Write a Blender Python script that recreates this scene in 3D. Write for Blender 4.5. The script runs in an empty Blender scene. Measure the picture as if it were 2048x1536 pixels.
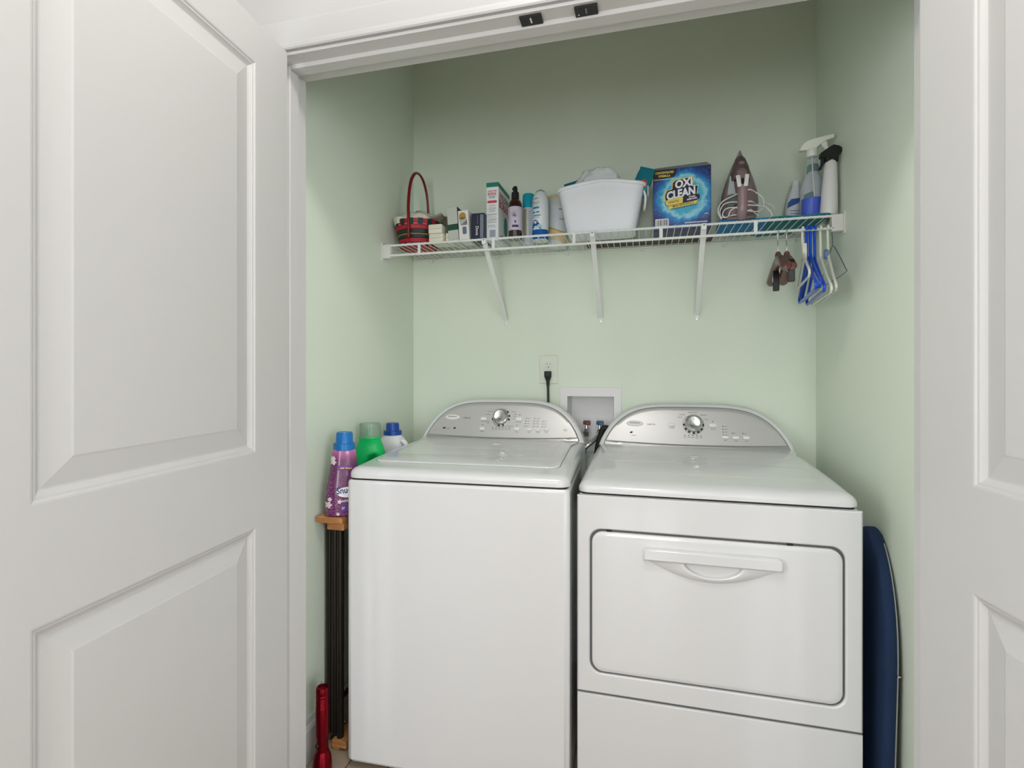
import bpy, bmesh, math, random
from math import sin, cos, pi, radians
from mathutils import Vector, Matrix, noise

random.seed(7)
SC = bpy.context.scene
COL = SC.collection

# ------------------------------------------------------------------ camera, world, light, exposure
cam_d = bpy.data.cameras.new('camera')
cam_d.sensor_width = 36.0
cam_d.lens = 1027.6 / 2048 * 36.0
cam_d.shift_y = -(768 - 742.2) / 2048
cam_d.clip_start = 0.02
cam = bpy.data.objects.new('camera', cam_d)
cam.location = (0, 0, 1.245)
cam.rotation_euler = (radians(90), 0, radians(14.5))
COL.objects.link(cam)
SC.camera = cam

SC.view_settings.view_transform = 'Standard'
SC.view_settings.look = 'None'
SC.view_settings.exposure = -0.06
SC.view_settings.gamma = 1.0
SC.view_settings.use_curve_mapping = False
SC.cycles.use_denoising = True
SC.cycles.max_bounces = 8
SC.cycles.diffuse_bounces = 5
SC.cycles.caustics_reflective = False
SC.cycles.caustics_refractive = False

world = bpy.data.worlds.new('sky')
SC.world = world
world.use_nodes = True
wn = world.node_tree.nodes
wn['Background'].inputs[0].default_value = (0.80, 0.90, 1.0, 1)
wn['Background'].inputs[1].default_value = 1.5

# area lights at hall windows: daylight behind the camera, added fill on both sides
WIN = dict(x0=-0.50, x1=0.40, z0=0.25, z1=2.25, y=-2.9)
SWIN = dict(y0=-1.9, y1=-0.3, z0=0.55, z1=2.25)
HALL_L, HALL_R = -2.1, 1.9
def window_light(name, loc, rot, sx, sy, energy):
    d = bpy.data.lights.new(name, 'AREA')
    d.shape = 'RECTANGLE'
    d.size, d.size_y, d.energy = sx, sy, energy
    d.color = (0.97, 0.985, 1.0)
    o = bpy.data.objects.new(name, d)
    o.location, o.rotation_euler = loc, rot
    COL.objects.link(o)
E_REAR, E_SIDE = 52, 64
window_light('window_fill_light', (-.05, WIN['y'] - .12, 1.25), (radians(90), 0, 0), .9, 2.0, E_REAR)
window_light('window_fill_light', (HALL_L - .12, -1.1, 1.4), (radians(90), 0, radians(-90)), 1.6, 1.7, E_SIDE)
window_light('window_fill_light', (HALL_R + .12, -1.1, 1.4), (radians(90), 0, radians(90)), 1.6, 1.7, E_SIDE)
LAMP_STRENGTH = (66.0, 8.0)
LAMP_COL = (1.0, 0.965, 0.92)

# ------------------------------------------------------------------ materials
def lin(c):
    return tuple(((v / 255) / 12.92 if v / 255 <= 0.04045 else ((v / 255 + 0.055) / 1.055) ** 2.4) for v in c)

MATS = {}
def mat(name, col, rough=0.5, metal=0.0, var=0.03, vscale=6.0, bump=0.0, bscale=80.0, coat=0.0, trans=0.0,
        ior=1.45, emit=0.0, sheen=0.0, sss=0.0, alpha=1.0, raw=False):
    if name in MATS:
        return MATS[name]
    m = bpy.data.materials.new(name)
    m.use_nodes = True
    nt = m.node_tree
    b = nt.nodes['Principled BSDF']
    c = col if raw else lin(col)
    tc = nt.nodes.new('ShaderNodeTexCoord')
    if var > 0:
        n = nt.nodes.new('ShaderNodeTexNoise')
        n.inputs['Scale'].default_value = vscale
        n.inputs['Detail'].default_value = 3
        r = nt.nodes.new('ShaderNodeMix')
        r.data_type = 'RGBA'
        r.inputs[6].default_value = (*[v * (1 - var) for v in c], 1)
        r.inputs[7].default_value = (*[min(1, v * (1 + var)) for v in c], 1)
        nt.links.new(tc.outputs['Object'], n.inputs['Vector'])
        nt.links.new(n.outputs['Fac'], r.inputs[0])
        nt.links.new(r.outputs[2], b.inputs['Base Color'])
    else:
        b.inputs['Base Color'].default_value = (*c, 1)
    b.inputs['Roughness'].default_value = rough
    b.inputs['Metallic'].default_value = metal
    b.inputs['IOR'].default_value = ior
    b.inputs['Coat Weight'].default_value = coat
    b.inputs['Coat Roughness'].default_value = 0.06
    b.inputs['Transmission Weight'].default_value = trans
    b.inputs['Sheen Weight'].default_value = sheen
    b.inputs['Alpha'].default_value = alpha
    if sss:
        b.inputs['Subsurface Weight'].default_value = sss
        b.inputs['Subsurface Radius'].default_value = (0.01, 0.01, 0.01)
    if emit:
        b.inputs['Emission Color'].default_value = (*c, 1)
        b.inputs['Emission Strength'].default_value = emit
    if bump > 0:
        n2 = nt.nodes.new('ShaderNodeTexNoise')
        n2.inputs['Scale'].default_value = bscale
        n2.inputs['Detail'].default_value = 4
        bp = nt.nodes.new('ShaderNodeBump')
        bp.inputs['Strength'].default_value = bump
        bp.inputs['Distance'].default_value = 0.002
        nt.links.new(tc.outputs['Object'], n2.inputs['Vector'])
        nt.links.new(n2.outputs['Fac'], bp.inputs['Height'])
        nt.links.new(bp.outputs['Normal'], b.inputs['Normal'])
    MATS[name] = m
    return m

M_GREEN = mat('sage_green_wall_paint', (0.72, 0.80, 0.68), 0.62, var=0.012, vscale=1.5, bump=0.12, bscale=220, raw=True)
M_WHITEWALL = mat('white_wall_paint', (0.84, 0.83, 0.81), 0.6, var=0.01, vscale=1.5, bump=0.08, bscale=220, raw=True)
M_CEIL = mat('white_ceiling_paint', (0.82, 0.82, 0.81), 0.7, var=0.01, bump=0.1, bscale=150, raw=True)
M_TRIM = mat('white_semi_gloss_trim', (0.57, 0.565, 0.555), 0.38, var=0.01, vscale=3, raw=True)
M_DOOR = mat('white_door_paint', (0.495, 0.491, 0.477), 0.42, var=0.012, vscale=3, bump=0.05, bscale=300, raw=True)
M_ENAMEL = mat('white_enamel', (0.66, 0.67, 0.68), 0.24, var=0.006, vscale=2, coat=0.6, raw=True)
M_WPLASTIC = mat('white_plastic', (222, 222, 218), 0.4, var=0.01)
M_WIRE = mat('white_vinyl_coated_wire', (226, 230, 228), 0.35, var=0.01)
M_DARKGAP = mat('dark_gap', (38, 39, 38), 0.7, var=0.02)
M_GAP = mat('grey_gap_shade', (92, 94, 93), 0.6, var=0.02)  # grey put in for shade in the shallow door and panel gaps
M_SILVER = mat('silver_console', (0.50, 0.50, 0.49), 0.34, metal=0.35, var=0.015, vscale=2, raw=True)
M_SILVERD = mat('dark_silver_console_lip', (0.36, 0.36, 0.355), 0.28, metal=0.45, var=0.015, raw=True)
M_CHROME = mat('satin_chrome', (0.62, 0.62, 0.61), 0.22, metal=0.95, var=0.02, raw=True)
M_STEEL = mat('polished_steel', (0.70, 0.70, 0.70), 0.18, metal=1.0, var=0.02, raw=True)
M_INK = mat('black_print', (40, 40, 42), 0.6, var=0.0)
M_GREYINK = mat('grey_print', (112, 112, 110), 0.6, var=0.0)
M_BTN = mat('pearl_button', (224, 224, 220), 0.28, var=0.01)
M_BLACK = mat('black_plastic', (22, 23, 23), 0.45, var=0.05)
M_BLKSAT = mat('black_satin_rubber', (20, 26, 22), 0.6, var=0.05)

def floor_mat():
    m = bpy.data.materials.new('light_oak_floor')
    m.use_nodes = True
    nt = m.node_tree
    b = nt.nodes['Principled BSDF']
    tc = nt.nodes.new('ShaderNodeTexCoord')
    mp = nt.nodes.new('ShaderNodeMapping')
    mp.inputs['Rotation'].default_value = (0, 0, radians(90))
    br = nt.nodes.new('ShaderNodeTexBrick')
    br.inputs['Scale'].default_value = 1.0
    br.inputs['Brick Width'].default_value = 1.2
    br.inputs['Row Height'].default_value = 0.13
    br.inputs['Mortar Size'].default_value = 0.002
    br.inputs['Color1'].default_value = (*lin((176, 158, 138)), 1)
    br.inputs['Color2'].default_value = (*lin((160, 141, 122)), 1)
    br.inputs['Mortar'].default_value = (*lin((96, 82, 68)), 1)
    nz = nt.nodes.new('ShaderNodeTexNoise')
    nz.inputs['Scale'].default_value = 9
    nz.inputs['Detail'].default_value = 6
    mx = nt.nodes.new('ShaderNodeMix')
    mx.data_type = 'RGBA'
    mx.blend_type = 'MULTIPLY'
    mx.inputs[0].default_value = 0.35
    nt.links.new(tc.outputs['Object'], mp.inputs['Vector'])
    nt.links.new(mp.outputs['Vector'], br.inputs['Vector'])
    nt.links.new(tc.outputs['Object'], nz.inputs['Vector'])
    nt.links.new(br.outputs['Color'], mx.inputs[6])
    nt.links.new(nz.outputs['Color'], mx.inputs[7])
    nt.links.new(mx.outputs[2], b.inputs['Base Color'])
    b.inputs['Roughness'].default_value = 0.16
    return m
M_FLOOR = floor_mat()

def bamboo_mat():
    m = bpy.data.materials.new('bamboo')
    m.use_nodes = True
    nt = m.node_tree
    b = nt.nodes['Principled BSDF']
    tc = nt.nodes.new('ShaderNodeTexCoord')
    br = nt.nodes.new('ShaderNodeTexBrick')
    br.inputs['Scale'].default_value = 1.0
    br.inputs['Brick Width'].default_value = 0.028
    br.inputs['Row Height'].default_value = 0.011
    br.inputs['Mortar Size'].default_value = 0.0002
    br.inputs['Color1'].default_value = (*lin((196, 140, 88)), 1)
    br.inputs['Color2'].default_value = (*lin((172, 112, 66)), 1)
    br.inputs['Mortar'].default_value = (*lin((140, 92, 54)), 1)
    sx = nt.nodes.new('ShaderNodeSeparateXYZ')
    cx = nt.nodes.new('ShaderNodeCombineXYZ')
    ad = nt.nodes.new('ShaderNodeMath')
    ad.operation = 'ADD'
    nt.links.new(tc.outputs['Object'], sx.inputs[0])
    nt.links.new(sx.outputs['X'], ad.inputs[0])
    nt.links.new(sx.outputs['Y'], ad.inputs[1])
    nt.links.new(ad.outputs[0], cx.inputs['X'])
    nt.links.new(sx.outputs['Z'], cx.inputs['Y'])
    nt.links.new(cx.outputs[0], br.inputs['Vector'])
    nt.links.new(br.outputs['Color'], b.inputs['Base Color'])
    b.inputs['Roughness'].default_value = 0.4
    return m
M_BAMBOO = bamboo_mat()

# ------------------------------------------------------------------ geometry helpers: each returns (verts, faces)
def join(*gs):
    V, F = [], []
    for v, f in gs:
        o = len(V)
        V += [tuple(p) for p in v]
        F += [tuple(i + o for i in q) for q in f]
    return V, F

def xf(g, M):
    return [tuple(M @ Vector(p)) for p in g[0]], g[1]

def mv(g, x=0, y=0, z=0):
    return [(p[0] + x, p[1] + y, p[2] + z) for p in g[0]], g[1]

def box(x0, x1, y0, y1, z0, z1):
    v = [(x0, y0, z0), (x1, y0, z0), (x1, y1, z0), (x0, y1, z0), (x0, y0, z1), (x1, y0, z1), (x1, y1, z1), (x0, y1, z1)]
    f = [(0, 3, 2, 1), (4, 5, 6, 7), (0, 1, 5, 4), (1, 2, 6, 5), (2, 3, 7, 6), (3, 0, 4, 7)]
    return v, f

def rbox(x0, x1, y0, y1, z0, z1, b=0.002, seg=2):
    bm = bmesh.new()
    v, f = box(x0, x1, y0, y1, z0, z1)
    vs = [bm.verts.new(p) for p in v]
    for q in f:
        bm.faces.new([vs[i] for i in q])
    bmesh.ops.bevel(bm, geom=list(bm.edges), offset=b, segments=seg, profile=0.5, affect='EDGES')
    bm.verts.index_update()
    out = [tuple(p.co) for p in bm.verts], [tuple(p.index for p in q.verts) for q in bm.faces]
    bm.free()
    return out

def loft(rings, cap0=True, cap1=True, closed=True):
    V, F = [], []
    n = len(rings[0])
    for r in rings:
        V += [tuple(p) for p in r]
    for k in range(len(rings) - 1):
        a, b = k * n, (k + 1) * n
        for i in range(n if closed else n - 1):
            j = (i + 1) % n
            F.append((a + i, a + j, b + j, b + i))
    if cap0:
        F.append(tuple(reversed(range(n))))
    if cap1:
        F.append(tuple(range((len(rings) - 1) * n, len(rings) * n)))
    return V, F

def lathe(prof, n=28, sx=1.0, sy=1.0, pw=2.0):
    rings = []
    for r, z in prof:
        ring = []
        for i in range(n):
            a = 2 * pi * i / n
            c, s = cos(a), sin(a)
            if pw != 2.0:
                c = math.copysign(abs(c) ** (2 / pw), c)
                s = math.copysign(abs(s) ** (2 / pw), s)
            ring.append((max(r, 1e-5) * c * sx, max(r, 1e-5) * s * sy, z))
        rings.append(ring)
    return loft(rings, True, True)

def rring(hx, hy, r, z, n=5, cx=0, cy=0):
    r = min(r, hx * .999, hy * .999)
    out = []
    for (qx, qy, a0) in ((hx - r, hy - r, 0), (-hx + r, hy - r, pi / 2), (-hx + r, -hy + r, pi), (hx - r, -hy + r, 1.5 * pi)):
        for k in range(n + 1):
            a = a0 + pi / 2 * k / n
            out.append((cx + qx + r * cos(a), cy + qy + r * sin(a), z))
    return out

def spline(pts, sub=6, closed=False):
    P = [Vector(p) for p in pts]
    out = []
    n = len(P)
    for i in range(n if closed else n - 1):
        p0 = P[(i - 1) % n] if closed or i > 0 else P[0] * 2 - P[1]
        p1, p2 = P[i], P[(i + 1) % n]
        p3 = P[(i + 2) % n] if closed or i + 2 < n else P[-1] * 2 - P[-2]
        for k in range(sub):
            t = k / sub
            out.append(0.5 * ((2 * p1) + (p2 - p0) * t + (2 * p0 - 5 * p1 + 4 * p2 - p3) * t * t + (3 * p1 - p0 - 3 * p2 + p3) * t ** 3))
    if not closed:
        out.append(P[-1])
    return out

def tube(pts, r, n=8, closed=False, flat=1.0):
    P = [Vector(p) for p in pts]
    m = len(P)
    rings = []
    up = None
    for i in range(m):
        a = P[(i - 1) % m] if (closed or i > 0) else P[0]
        b = P[(i + 1) % m] if (closed or i < m - 1) else P[-1]
        t = (b - a).normalized()
        if up is None:
            up = t.orthogonal().normalized()
        else:
            up = (up - t * up.dot(t))
            up = up.normalized() if up.length > 1e-6 else t.orthogonal().normalized()
        w = t.cross(up)
        rr = r[i] if isinstance(r, (list, tuple)) else r
        rings.append([P[i] + (up * cos(2 * pi * k / n) + w * sin(2 * pi * k / n) * flat) * rr for k in range(n)])
    if closed:
        V = [tuple(p) for q in rings for p in q]
        F = []
        for k in range(m):
            a, b = k * n, ((k + 1) % m) * n
            for i in range(n):
                j = (i + 1) % n
                F.append((a + i, a + j, b + j, b + i))
        return V, F
    return loft(rings)

def extrude_poly(poly, d0, d1, axis='y', bev=0.0):
    """poly: 2D outline (u, v); axis 'y': (u, d, v), 'x': (d, u, v), 'z': (u, v, d)"""
    def P(u, v, d):
        return (u, d, v) if axis == 'y' else (d, u, v) if axis == 'x' else (u, v, d)
    if bev > 0:
        n = len(poly)
        cx = sum(p[0] for p in poly) / n
        cy = sum(p[1] for p in poly) / n
        ins = [inset_pt(poly, i, bev) for i in range(n)]
        rings = [[P(*p, d0) for p in ins], [P(*p, d0 + bev) for p in poly], [P(*p, d1 - bev) for p in poly], [P(*p, d1) for p in ins]]
    else:
        rings = [[P(*p, d0) for p in poly], [P(*p, d1) for p in poly]]
    return loft(rings)

def inset_pt(poly, i, d):
    n = len(poly)
    p = Vector(poly[i])
    a = (p - Vector(poly[i - 1])).normalized()
    b = (Vector(poly[(i + 1) % n]) - p).normalized()
    area = sum(poly[k][0] * poly[(k + 1) % n][1] - poly[(k + 1) % n][0] * poly[k][1] for k in range(n))
    s = 1 if area > 0 else -1
    na, nb = Vector((-a.y, a.x)) * s, Vector((-b.y, b.x)) * s
    m = (na + nb)
    if m.length < 1e-6:
        return tuple(p + na * d)
    m.normalize()
    return tuple(p + m * d / max(0.5, m.dot(na)))

def obj(name, g, m=None, parent=None, loc=None, rot=None, smooth=35):
    me = bpy.data.meshes.new(name)
    me.from_pydata([tuple(p) for p in g[0]], [], [tuple(f) for f in g[1]])
    bm = bmesh.new()
    bm.from_mesh(me)
    bmesh.ops.recalc_face_normals(bm, faces=list(bm.faces))
    bm.to_mesh(me)
    bm.free()
    if smooth:
        for p in me.polygons:
            p.use_smooth = True
        me.set_sharp_from_angle(angle=radians(smooth))
        if m is M_ENAMEL:      # large flat enamel faces keep their exact normal, so that they mirror straight
            for p in me.polygons:
                if p.area > 1e-4 and max(abs(p.normal.x), abs(p.normal.y)) > .9995:
                    p.use_smooth = False
    if m is not None:
        me.materials.append(m)
    o = bpy.data.objects.new(name, me)
    COL.objects.link(o)
    if parent is not None:
        o.parent = parent
    if loc is not None:
        o.location = loc
    if rot is not None:
        o.rotation_euler = rot
    return o

def tag(o, label, cat, group=None, kind=None):
    o['label'] = label
    o['category'] = cat
    if group:
        o['group'] = group
    if kind:
        o['kind'] = kind
    return o

def thing(name, label, cat, loc=(0, 0, 0), rot=(0, 0, 0), group=None):
    o = bpy.data.objects.new(name, None)
    o.empty_display_size = 0.05
    o.location = loc
    o.rotation_euler = rot
    COL.objects.link(o)
    return tag(o, label, cat, group)

def struct(name, g, m, label, cat, parent=None, smooth=None):
    o = obj(name, g, m, parent, smooth=smooth)
    return tag(o, label, cat, kind='structure')

# lettering: flat text turned into a thin mesh and laid on a surface through a mapping (u, v) -> (x, y, z)
_LETTERING = []
def lettering(s, w, h, mapf, m, parent, rot=0.0, bold=0.0, shear=0.0, name='lettering'):
    """noted here, built in one go by build_lettering() at the end of the script"""
    _LETTERING.append((s, w, h, mapf, m, parent, rot, bold, shear, name))

def build_lettering():
    keys = sorted({(q[0], q[7], q[8]) for q in _LETTERING})
    tmp = []
    for s, bold, shear in keys:
        cu = bpy.data.curves.new('scratch_text', 'FONT')
        cu.body, cu.size, cu.offset, cu.shear, cu.resolution_u = s, 1.0, bold, shear, 3
        o = bpy.data.objects.new('scratch_text', cu)
        COL.objects.link(o)
        tmp.append(o)
    bpy.context.view_layer.update()
    dg = bpy.context.evaluated_depsgraph_get()
    geo = {}
    for key, o in zip(keys, tmp):
        me = bpy.data.meshes.new_from_object(o.evaluated_get(dg))
        V = [tuple(v.co) for v in me.vertices]
        F = [tuple(p.vertices) for p in me.polygons]
        bpy.data.meshes.remove(me)
        x0 = min(v[0] for v in V); x1 = max(v[0] for v in V)
        y0 = min(v[1] for v in V); y1 = max(v[1] for v in V)
        geo[key] = ([((v[0] - (x0 + x1) / 2) / (x1 - x0), (v[1] - (y0 + y1) / 2) / (y1 - y0)) for v in V], F)
    del dg
    for o in tmp:
        cu = o.data
        bpy.data.objects.remove(o)
        bpy.data.curves.remove(cu)
    for s, w, h, mapf, m, parent, rot, bold, shear, name in _LETTERING:
        V, F = geo[(s, bold, shear)]
        c, q = cos(rot), sin(rot)
        P = [mapf(c * u * w - q * v * h, q * u * w + c * v * h) for u, v in V]
        me = bpy.data.meshes.new(name)
        me.from_pydata(P, [], F)
        me.materials.append(m)
        o = bpy.data.objects.new(name, me)
        COL.objects.link(o)
        o.parent = parent

def flat_front(cx, y, cz):          # a face that looks towards -y
    return lambda u, v: (cx + u, y, cz + v)

def on_cyl(R, a0, z, ry=None):
    ry = R if ry is None else ry
    return lambda u, v: (R * sin(u / R + a0), -ry * cos(u / R + a0), z + v)

def patch(w, h, mapf, n=1, m=1):    # rectangular print area
    V = [mapf(-w / 2 + w * i / n, -h / 2 + h * j / m) for j in range(m + 1) for i in range(n + 1)]
    F = [(j * (n + 1) + i, j * (n + 1) + i + 1, (j + 1) * (n + 1) + i + 1, (j + 1) * (n + 1) + i) for j in range(m) for i in range(n)]
    return V, F

def polypatch(poly, mapf):
    return [mapf(*p) for p in poly], [tuple(range(len(poly)))]

def fan(poly, mapf):   # finer patch so that prints follow the curved sleeve
    n_ = len(poly)
    cx_ = sum(p[0] for p in poly) / n_; cy_ = sum(p[1] for p in poly) / n_
    V, F = [mapf(cx_, cy_)], []
    for k in (.25, .5, .75, 1):
        V += [mapf(cx_ + (p[0] - cx_) * k, cy_ + (p[1] - cy_) * k) for p in poly]
    F += [(0, 1 + i, 1 + (i + 1) % n_) for i in range(n_)]
    for r_ in range(3):
        a, b = 1 + r_ * n_, 1 + (r_ + 1) * n_
        F += [(a + i, a + (i + 1) % n_, b + (i + 1) % n_, b + i) for i in range(n_)]
    return V, F
ell = lambda a, b, n_=24: [(a * cos(2 * pi * i / n_), b * sin(2 * pi * i / n_)) for i in range(n_)]

def printed(name, g, m, parent):
    return obj(name, g, m, parent, smooth=None)

def rr2(w, h, r, n=4):
    return [(p[0], p[1]) for p in rring(w / 2, h / 2, r, 0, n)]

# ------------------------------------------------------------------ structure
XL, XR, YB = -1.05, 0.640, 2.216          # closet side walls and back wall
OL, OR = -0.957, 0.5665                   # opening between jambs
YF, YI = 1.178, 1.300                     # hall-side and closet-side faces of the front wall
ZJ, ZC, ZS = 2.088, 2.096, 2.077          # head jamb, casing edge, stop
CEIL = 2.74
HL, HR, HB = HALL_L, HALL_R, -2.9              # hall walls

struct('floor', box(HL - .1, HR + .1, HB - .1, YB + .1, -0.06, 0), M_FLOOR, 'light tan plank floor under the washer and stand', 'floor')
struct('ceiling', box(HL - .1, HR + .1, HB - .1, YB + .1, CEIL, CEIL + .06), M_CEIL, 'white painted ceiling of hall and closet', 'ceiling')
struct('wall_left', box(XL - .1, XL, YI, YB + .1, 0, CEIL), M_GREEN, 'sage green closet wall left of the washer', 'wall')
struct('wall_right', box(XR, XR + .1, YI, YB + .1, 0, CEIL), M_GREEN, 'sage green closet wall right of the dryer', 'wall')
BX0, BX1, BZ0, BZ1 = -0.3247, -0.1267, 0.93, 1.137     # recess of the supply box
struct('wall_back', join(box(XL - .1, BX0, YB, YB + .1, 0, CEIL), box(BX1, XR + .1, YB, YB + .1, 0, CEIL),
       box(BX0, BX1, YB, YB + .1, 0, BZ0), box(BX0, BX1, YB, YB + .1, BZ1, CEIL)), M_GREEN,
       'sage green closet wall behind the machines and shelf', 'wall')
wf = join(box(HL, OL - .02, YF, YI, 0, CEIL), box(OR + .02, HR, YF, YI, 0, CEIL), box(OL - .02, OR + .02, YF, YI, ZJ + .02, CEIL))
struct('wall_front', wf, mat('lamp_darkened_wall_paint', (0.38, 0.374, 0.366), 0.6, var=0.01, vscale=1.5, bump=0.08, bscale=220, raw=True), 'white hall wall around the closet opening', 'wall')  # white wall, colour darkened to offset the strong lamp light on it
# hall behind the camera
struct('wall_hall_left', join(box(HL - .1, HL, HB, SWIN['y0'], 0, CEIL), box(HL - .1, HL, SWIN['y1'], YI, 0, CEIL), box(HL - .1, HL, SWIN['y0'], SWIN['y1'], 0, SWIN['z0']), box(HL - .1, HL, SWIN['y0'], SWIN['y1'], SWIN['z1'], CEIL)), M_WHITEWALL, 'white hall wall on the left of the camera', 'wall')
struct('wall_hall_right', join(box(HR, HR + .1, HB, SWIN['y0'], 0, CEIL), box(HR, HR + .1, SWIN['y1'], YI, 0, CEIL), box(HR, HR + .1, SWIN['y0'], SWIN['y1'], 0, SWIN['z0']), box(HR, HR + .1, SWIN['y0'], SWIN['y1'], SWIN['z1'], CEIL)), M_WHITEWALL, 'white hall wall on the right of the camera', 'wall')
struct('wall_hall_rear', join(box(HL - .1, WIN['x0'], HB - .1, HB, 0, CEIL), box(WIN['x1'], HR + .1, HB - .1, HB, 0, CEIL),
       box(WIN['x0'], WIN['x1'], HB - .1, HB, 0, WIN['z0']), box(WIN['x0'], WIN['x1'], HB - .1, HB, WIN['z1'], CEIL)),
       M_WHITEWALL, 'white hall wall with window behind the camera', 'wall')
def window(name, label, loc, rz, hw, z0, z1):
    w = tag(thing(name, label, 'window', loc, (0, 0, rz)), label, 'window', kind='structure')
    obj('window_frame', join(box(-hw, -hw + .05, -.06, .01, z0, z1), box(hw - .05, hw, -.06, .01, z0, z1), box(-hw + .05, hw - .05, -.06, .01, z0, z0 + .05),
        box(-hw + .05, hw - .05, -.06, .01, z1 - .05, z1), box(-.025, .025, -.06, .01, z0 + .05, z1 - .05)), M_TRIM, w, smooth=None)
window('window_1', 'white framed hall window behind the camera', (-.05, HB, 0), 0, .45, WIN['z0'], WIN['z1'])
window('fill_window_left', 'added white framed fill light window on the left hall wall', (HL, -1.1, 0), radians(-90), .8, SWIN['z0'], SWIN['z1'])  # unseen window, added to bring in side light
window('fill_window_right', 'added white framed fill light window on the right hall wall', (HR, -1.1, 0), radians(90), .8, SWIN['z0'], SWIN['z1'])  # its unseen counterpart, likewise added for side light

# baseboards
def baseboard(name, g0, label):
    struct(name, g0, M_TRIM, label, 'baseboard', smooth=None)
bbp = [(0, 0), (.014, 0), (.014, .098), (.010, .108), (.006, .113), (.003, .130), (0, .130)]
baseboard('baseboard_left', ([(XL + p[0], y, p[1]) for y in (YI, YB) for p in bbp],
          [tuple(i + 7 * k for i in range(7)) if k else tuple(reversed(range(7))) for k in (0, 1)] + [(i, (i + 1) % 7, (i + 1) % 7 + 7, i + 7) for i in range(7)]),
          'white baseboard along the left closet wall')
baseboard('baseboard_right', ([(XR - p[0], y, p[1]) for y in (YI, YB) for p in bbp],
          [tuple(i + 7 * k for i in range(7)) if k else tuple(reversed(range(7))) for k in (0, 1)] + [(i, (i + 1) % 7, (i + 1) % 7 + 7, i + 7) for i in range(7)]),
          'white baseboard along the right closet wall')
baseboard('baseboard_back', ([(x, YB - p[0], p[1]) for x in (XL + .014, XR - .014) for p in bbp],
          [tuple(i + 7 * k for i in range(7)) if k else tuple(reversed(range(7))) for k in (0, 1)] + [(i, (i + 1) % 7, (i + 1) % 7 + 7, i + 7) for i in range(7)]),
          'white baseboard along the back closet wall')

# jambs, stops and casing: one trim piece each
SY0, SY1 = 1.217, 1.254
struct('trim_1', join(box(OL - .02, OL, YF, YI, 0, ZJ + .02), rbox(OL - .002, OL + .011, SY0, SY1, 0, ZJ, .0015, 1)), M_TRIM, 'white left door jamb with stop strip', 'door jamb')
struct('trim_2', join(box(OR, OR + .02, YF, YI, 0, ZJ + .02), rbox(OR - .011, OR + .002, SY0, SY1, 0, ZJ, .0015, 1)), M_TRIM, 'white right door jamb with stop strip', 'door jamb')
struct('trim_3', join(box(OL, OR, YF, YI, ZJ, ZJ + .02), rbox(OL + .011, OR - .011, SY0, SY1, ZS, ZJ + .002, .0015, 1)), M_TRIM, 'white head jamb with stop strip above the opening', 'door jamb')
CP = [(0, 0), (0, .010), (.004, .0125), (.012, .0125), (.020, .0105), (.050, .015), (.066, .017), (.072, .0165), (.072, 0)]   # casing profile (across, proud)
M_CASING = mat('lamp_darkened_casing_paint', (0.39, 0.385, 0.377), 0.42, var=0.01, vscale=3, raw=True)  # same white as the jambs, toned down in colour against the near lamp
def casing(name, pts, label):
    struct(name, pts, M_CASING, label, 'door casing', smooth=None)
def sweep(path_fn, n):
    V = []
    for s in (0, 1):
        for a, d in CP:
            V.append(path_fn(s, a, d))
    k = len(CP)
    return V, [tuple(reversed(range(k))), tuple(range(k, 2 * k))] + [(i, (i + 1) % k, (i + 1) % k + k, i + k) for i in range(k)]
CO = .008
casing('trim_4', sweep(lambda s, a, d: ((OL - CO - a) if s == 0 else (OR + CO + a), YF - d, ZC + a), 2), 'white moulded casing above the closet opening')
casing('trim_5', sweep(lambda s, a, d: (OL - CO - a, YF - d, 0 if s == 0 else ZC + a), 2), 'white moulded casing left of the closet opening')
casing('trim_6', sweep(lambda s, a, d: (OR + CO + a, YF - d, 0 if s == 0 else ZC + a), 2), 'white moulded casing right of the closet opening')

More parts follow.
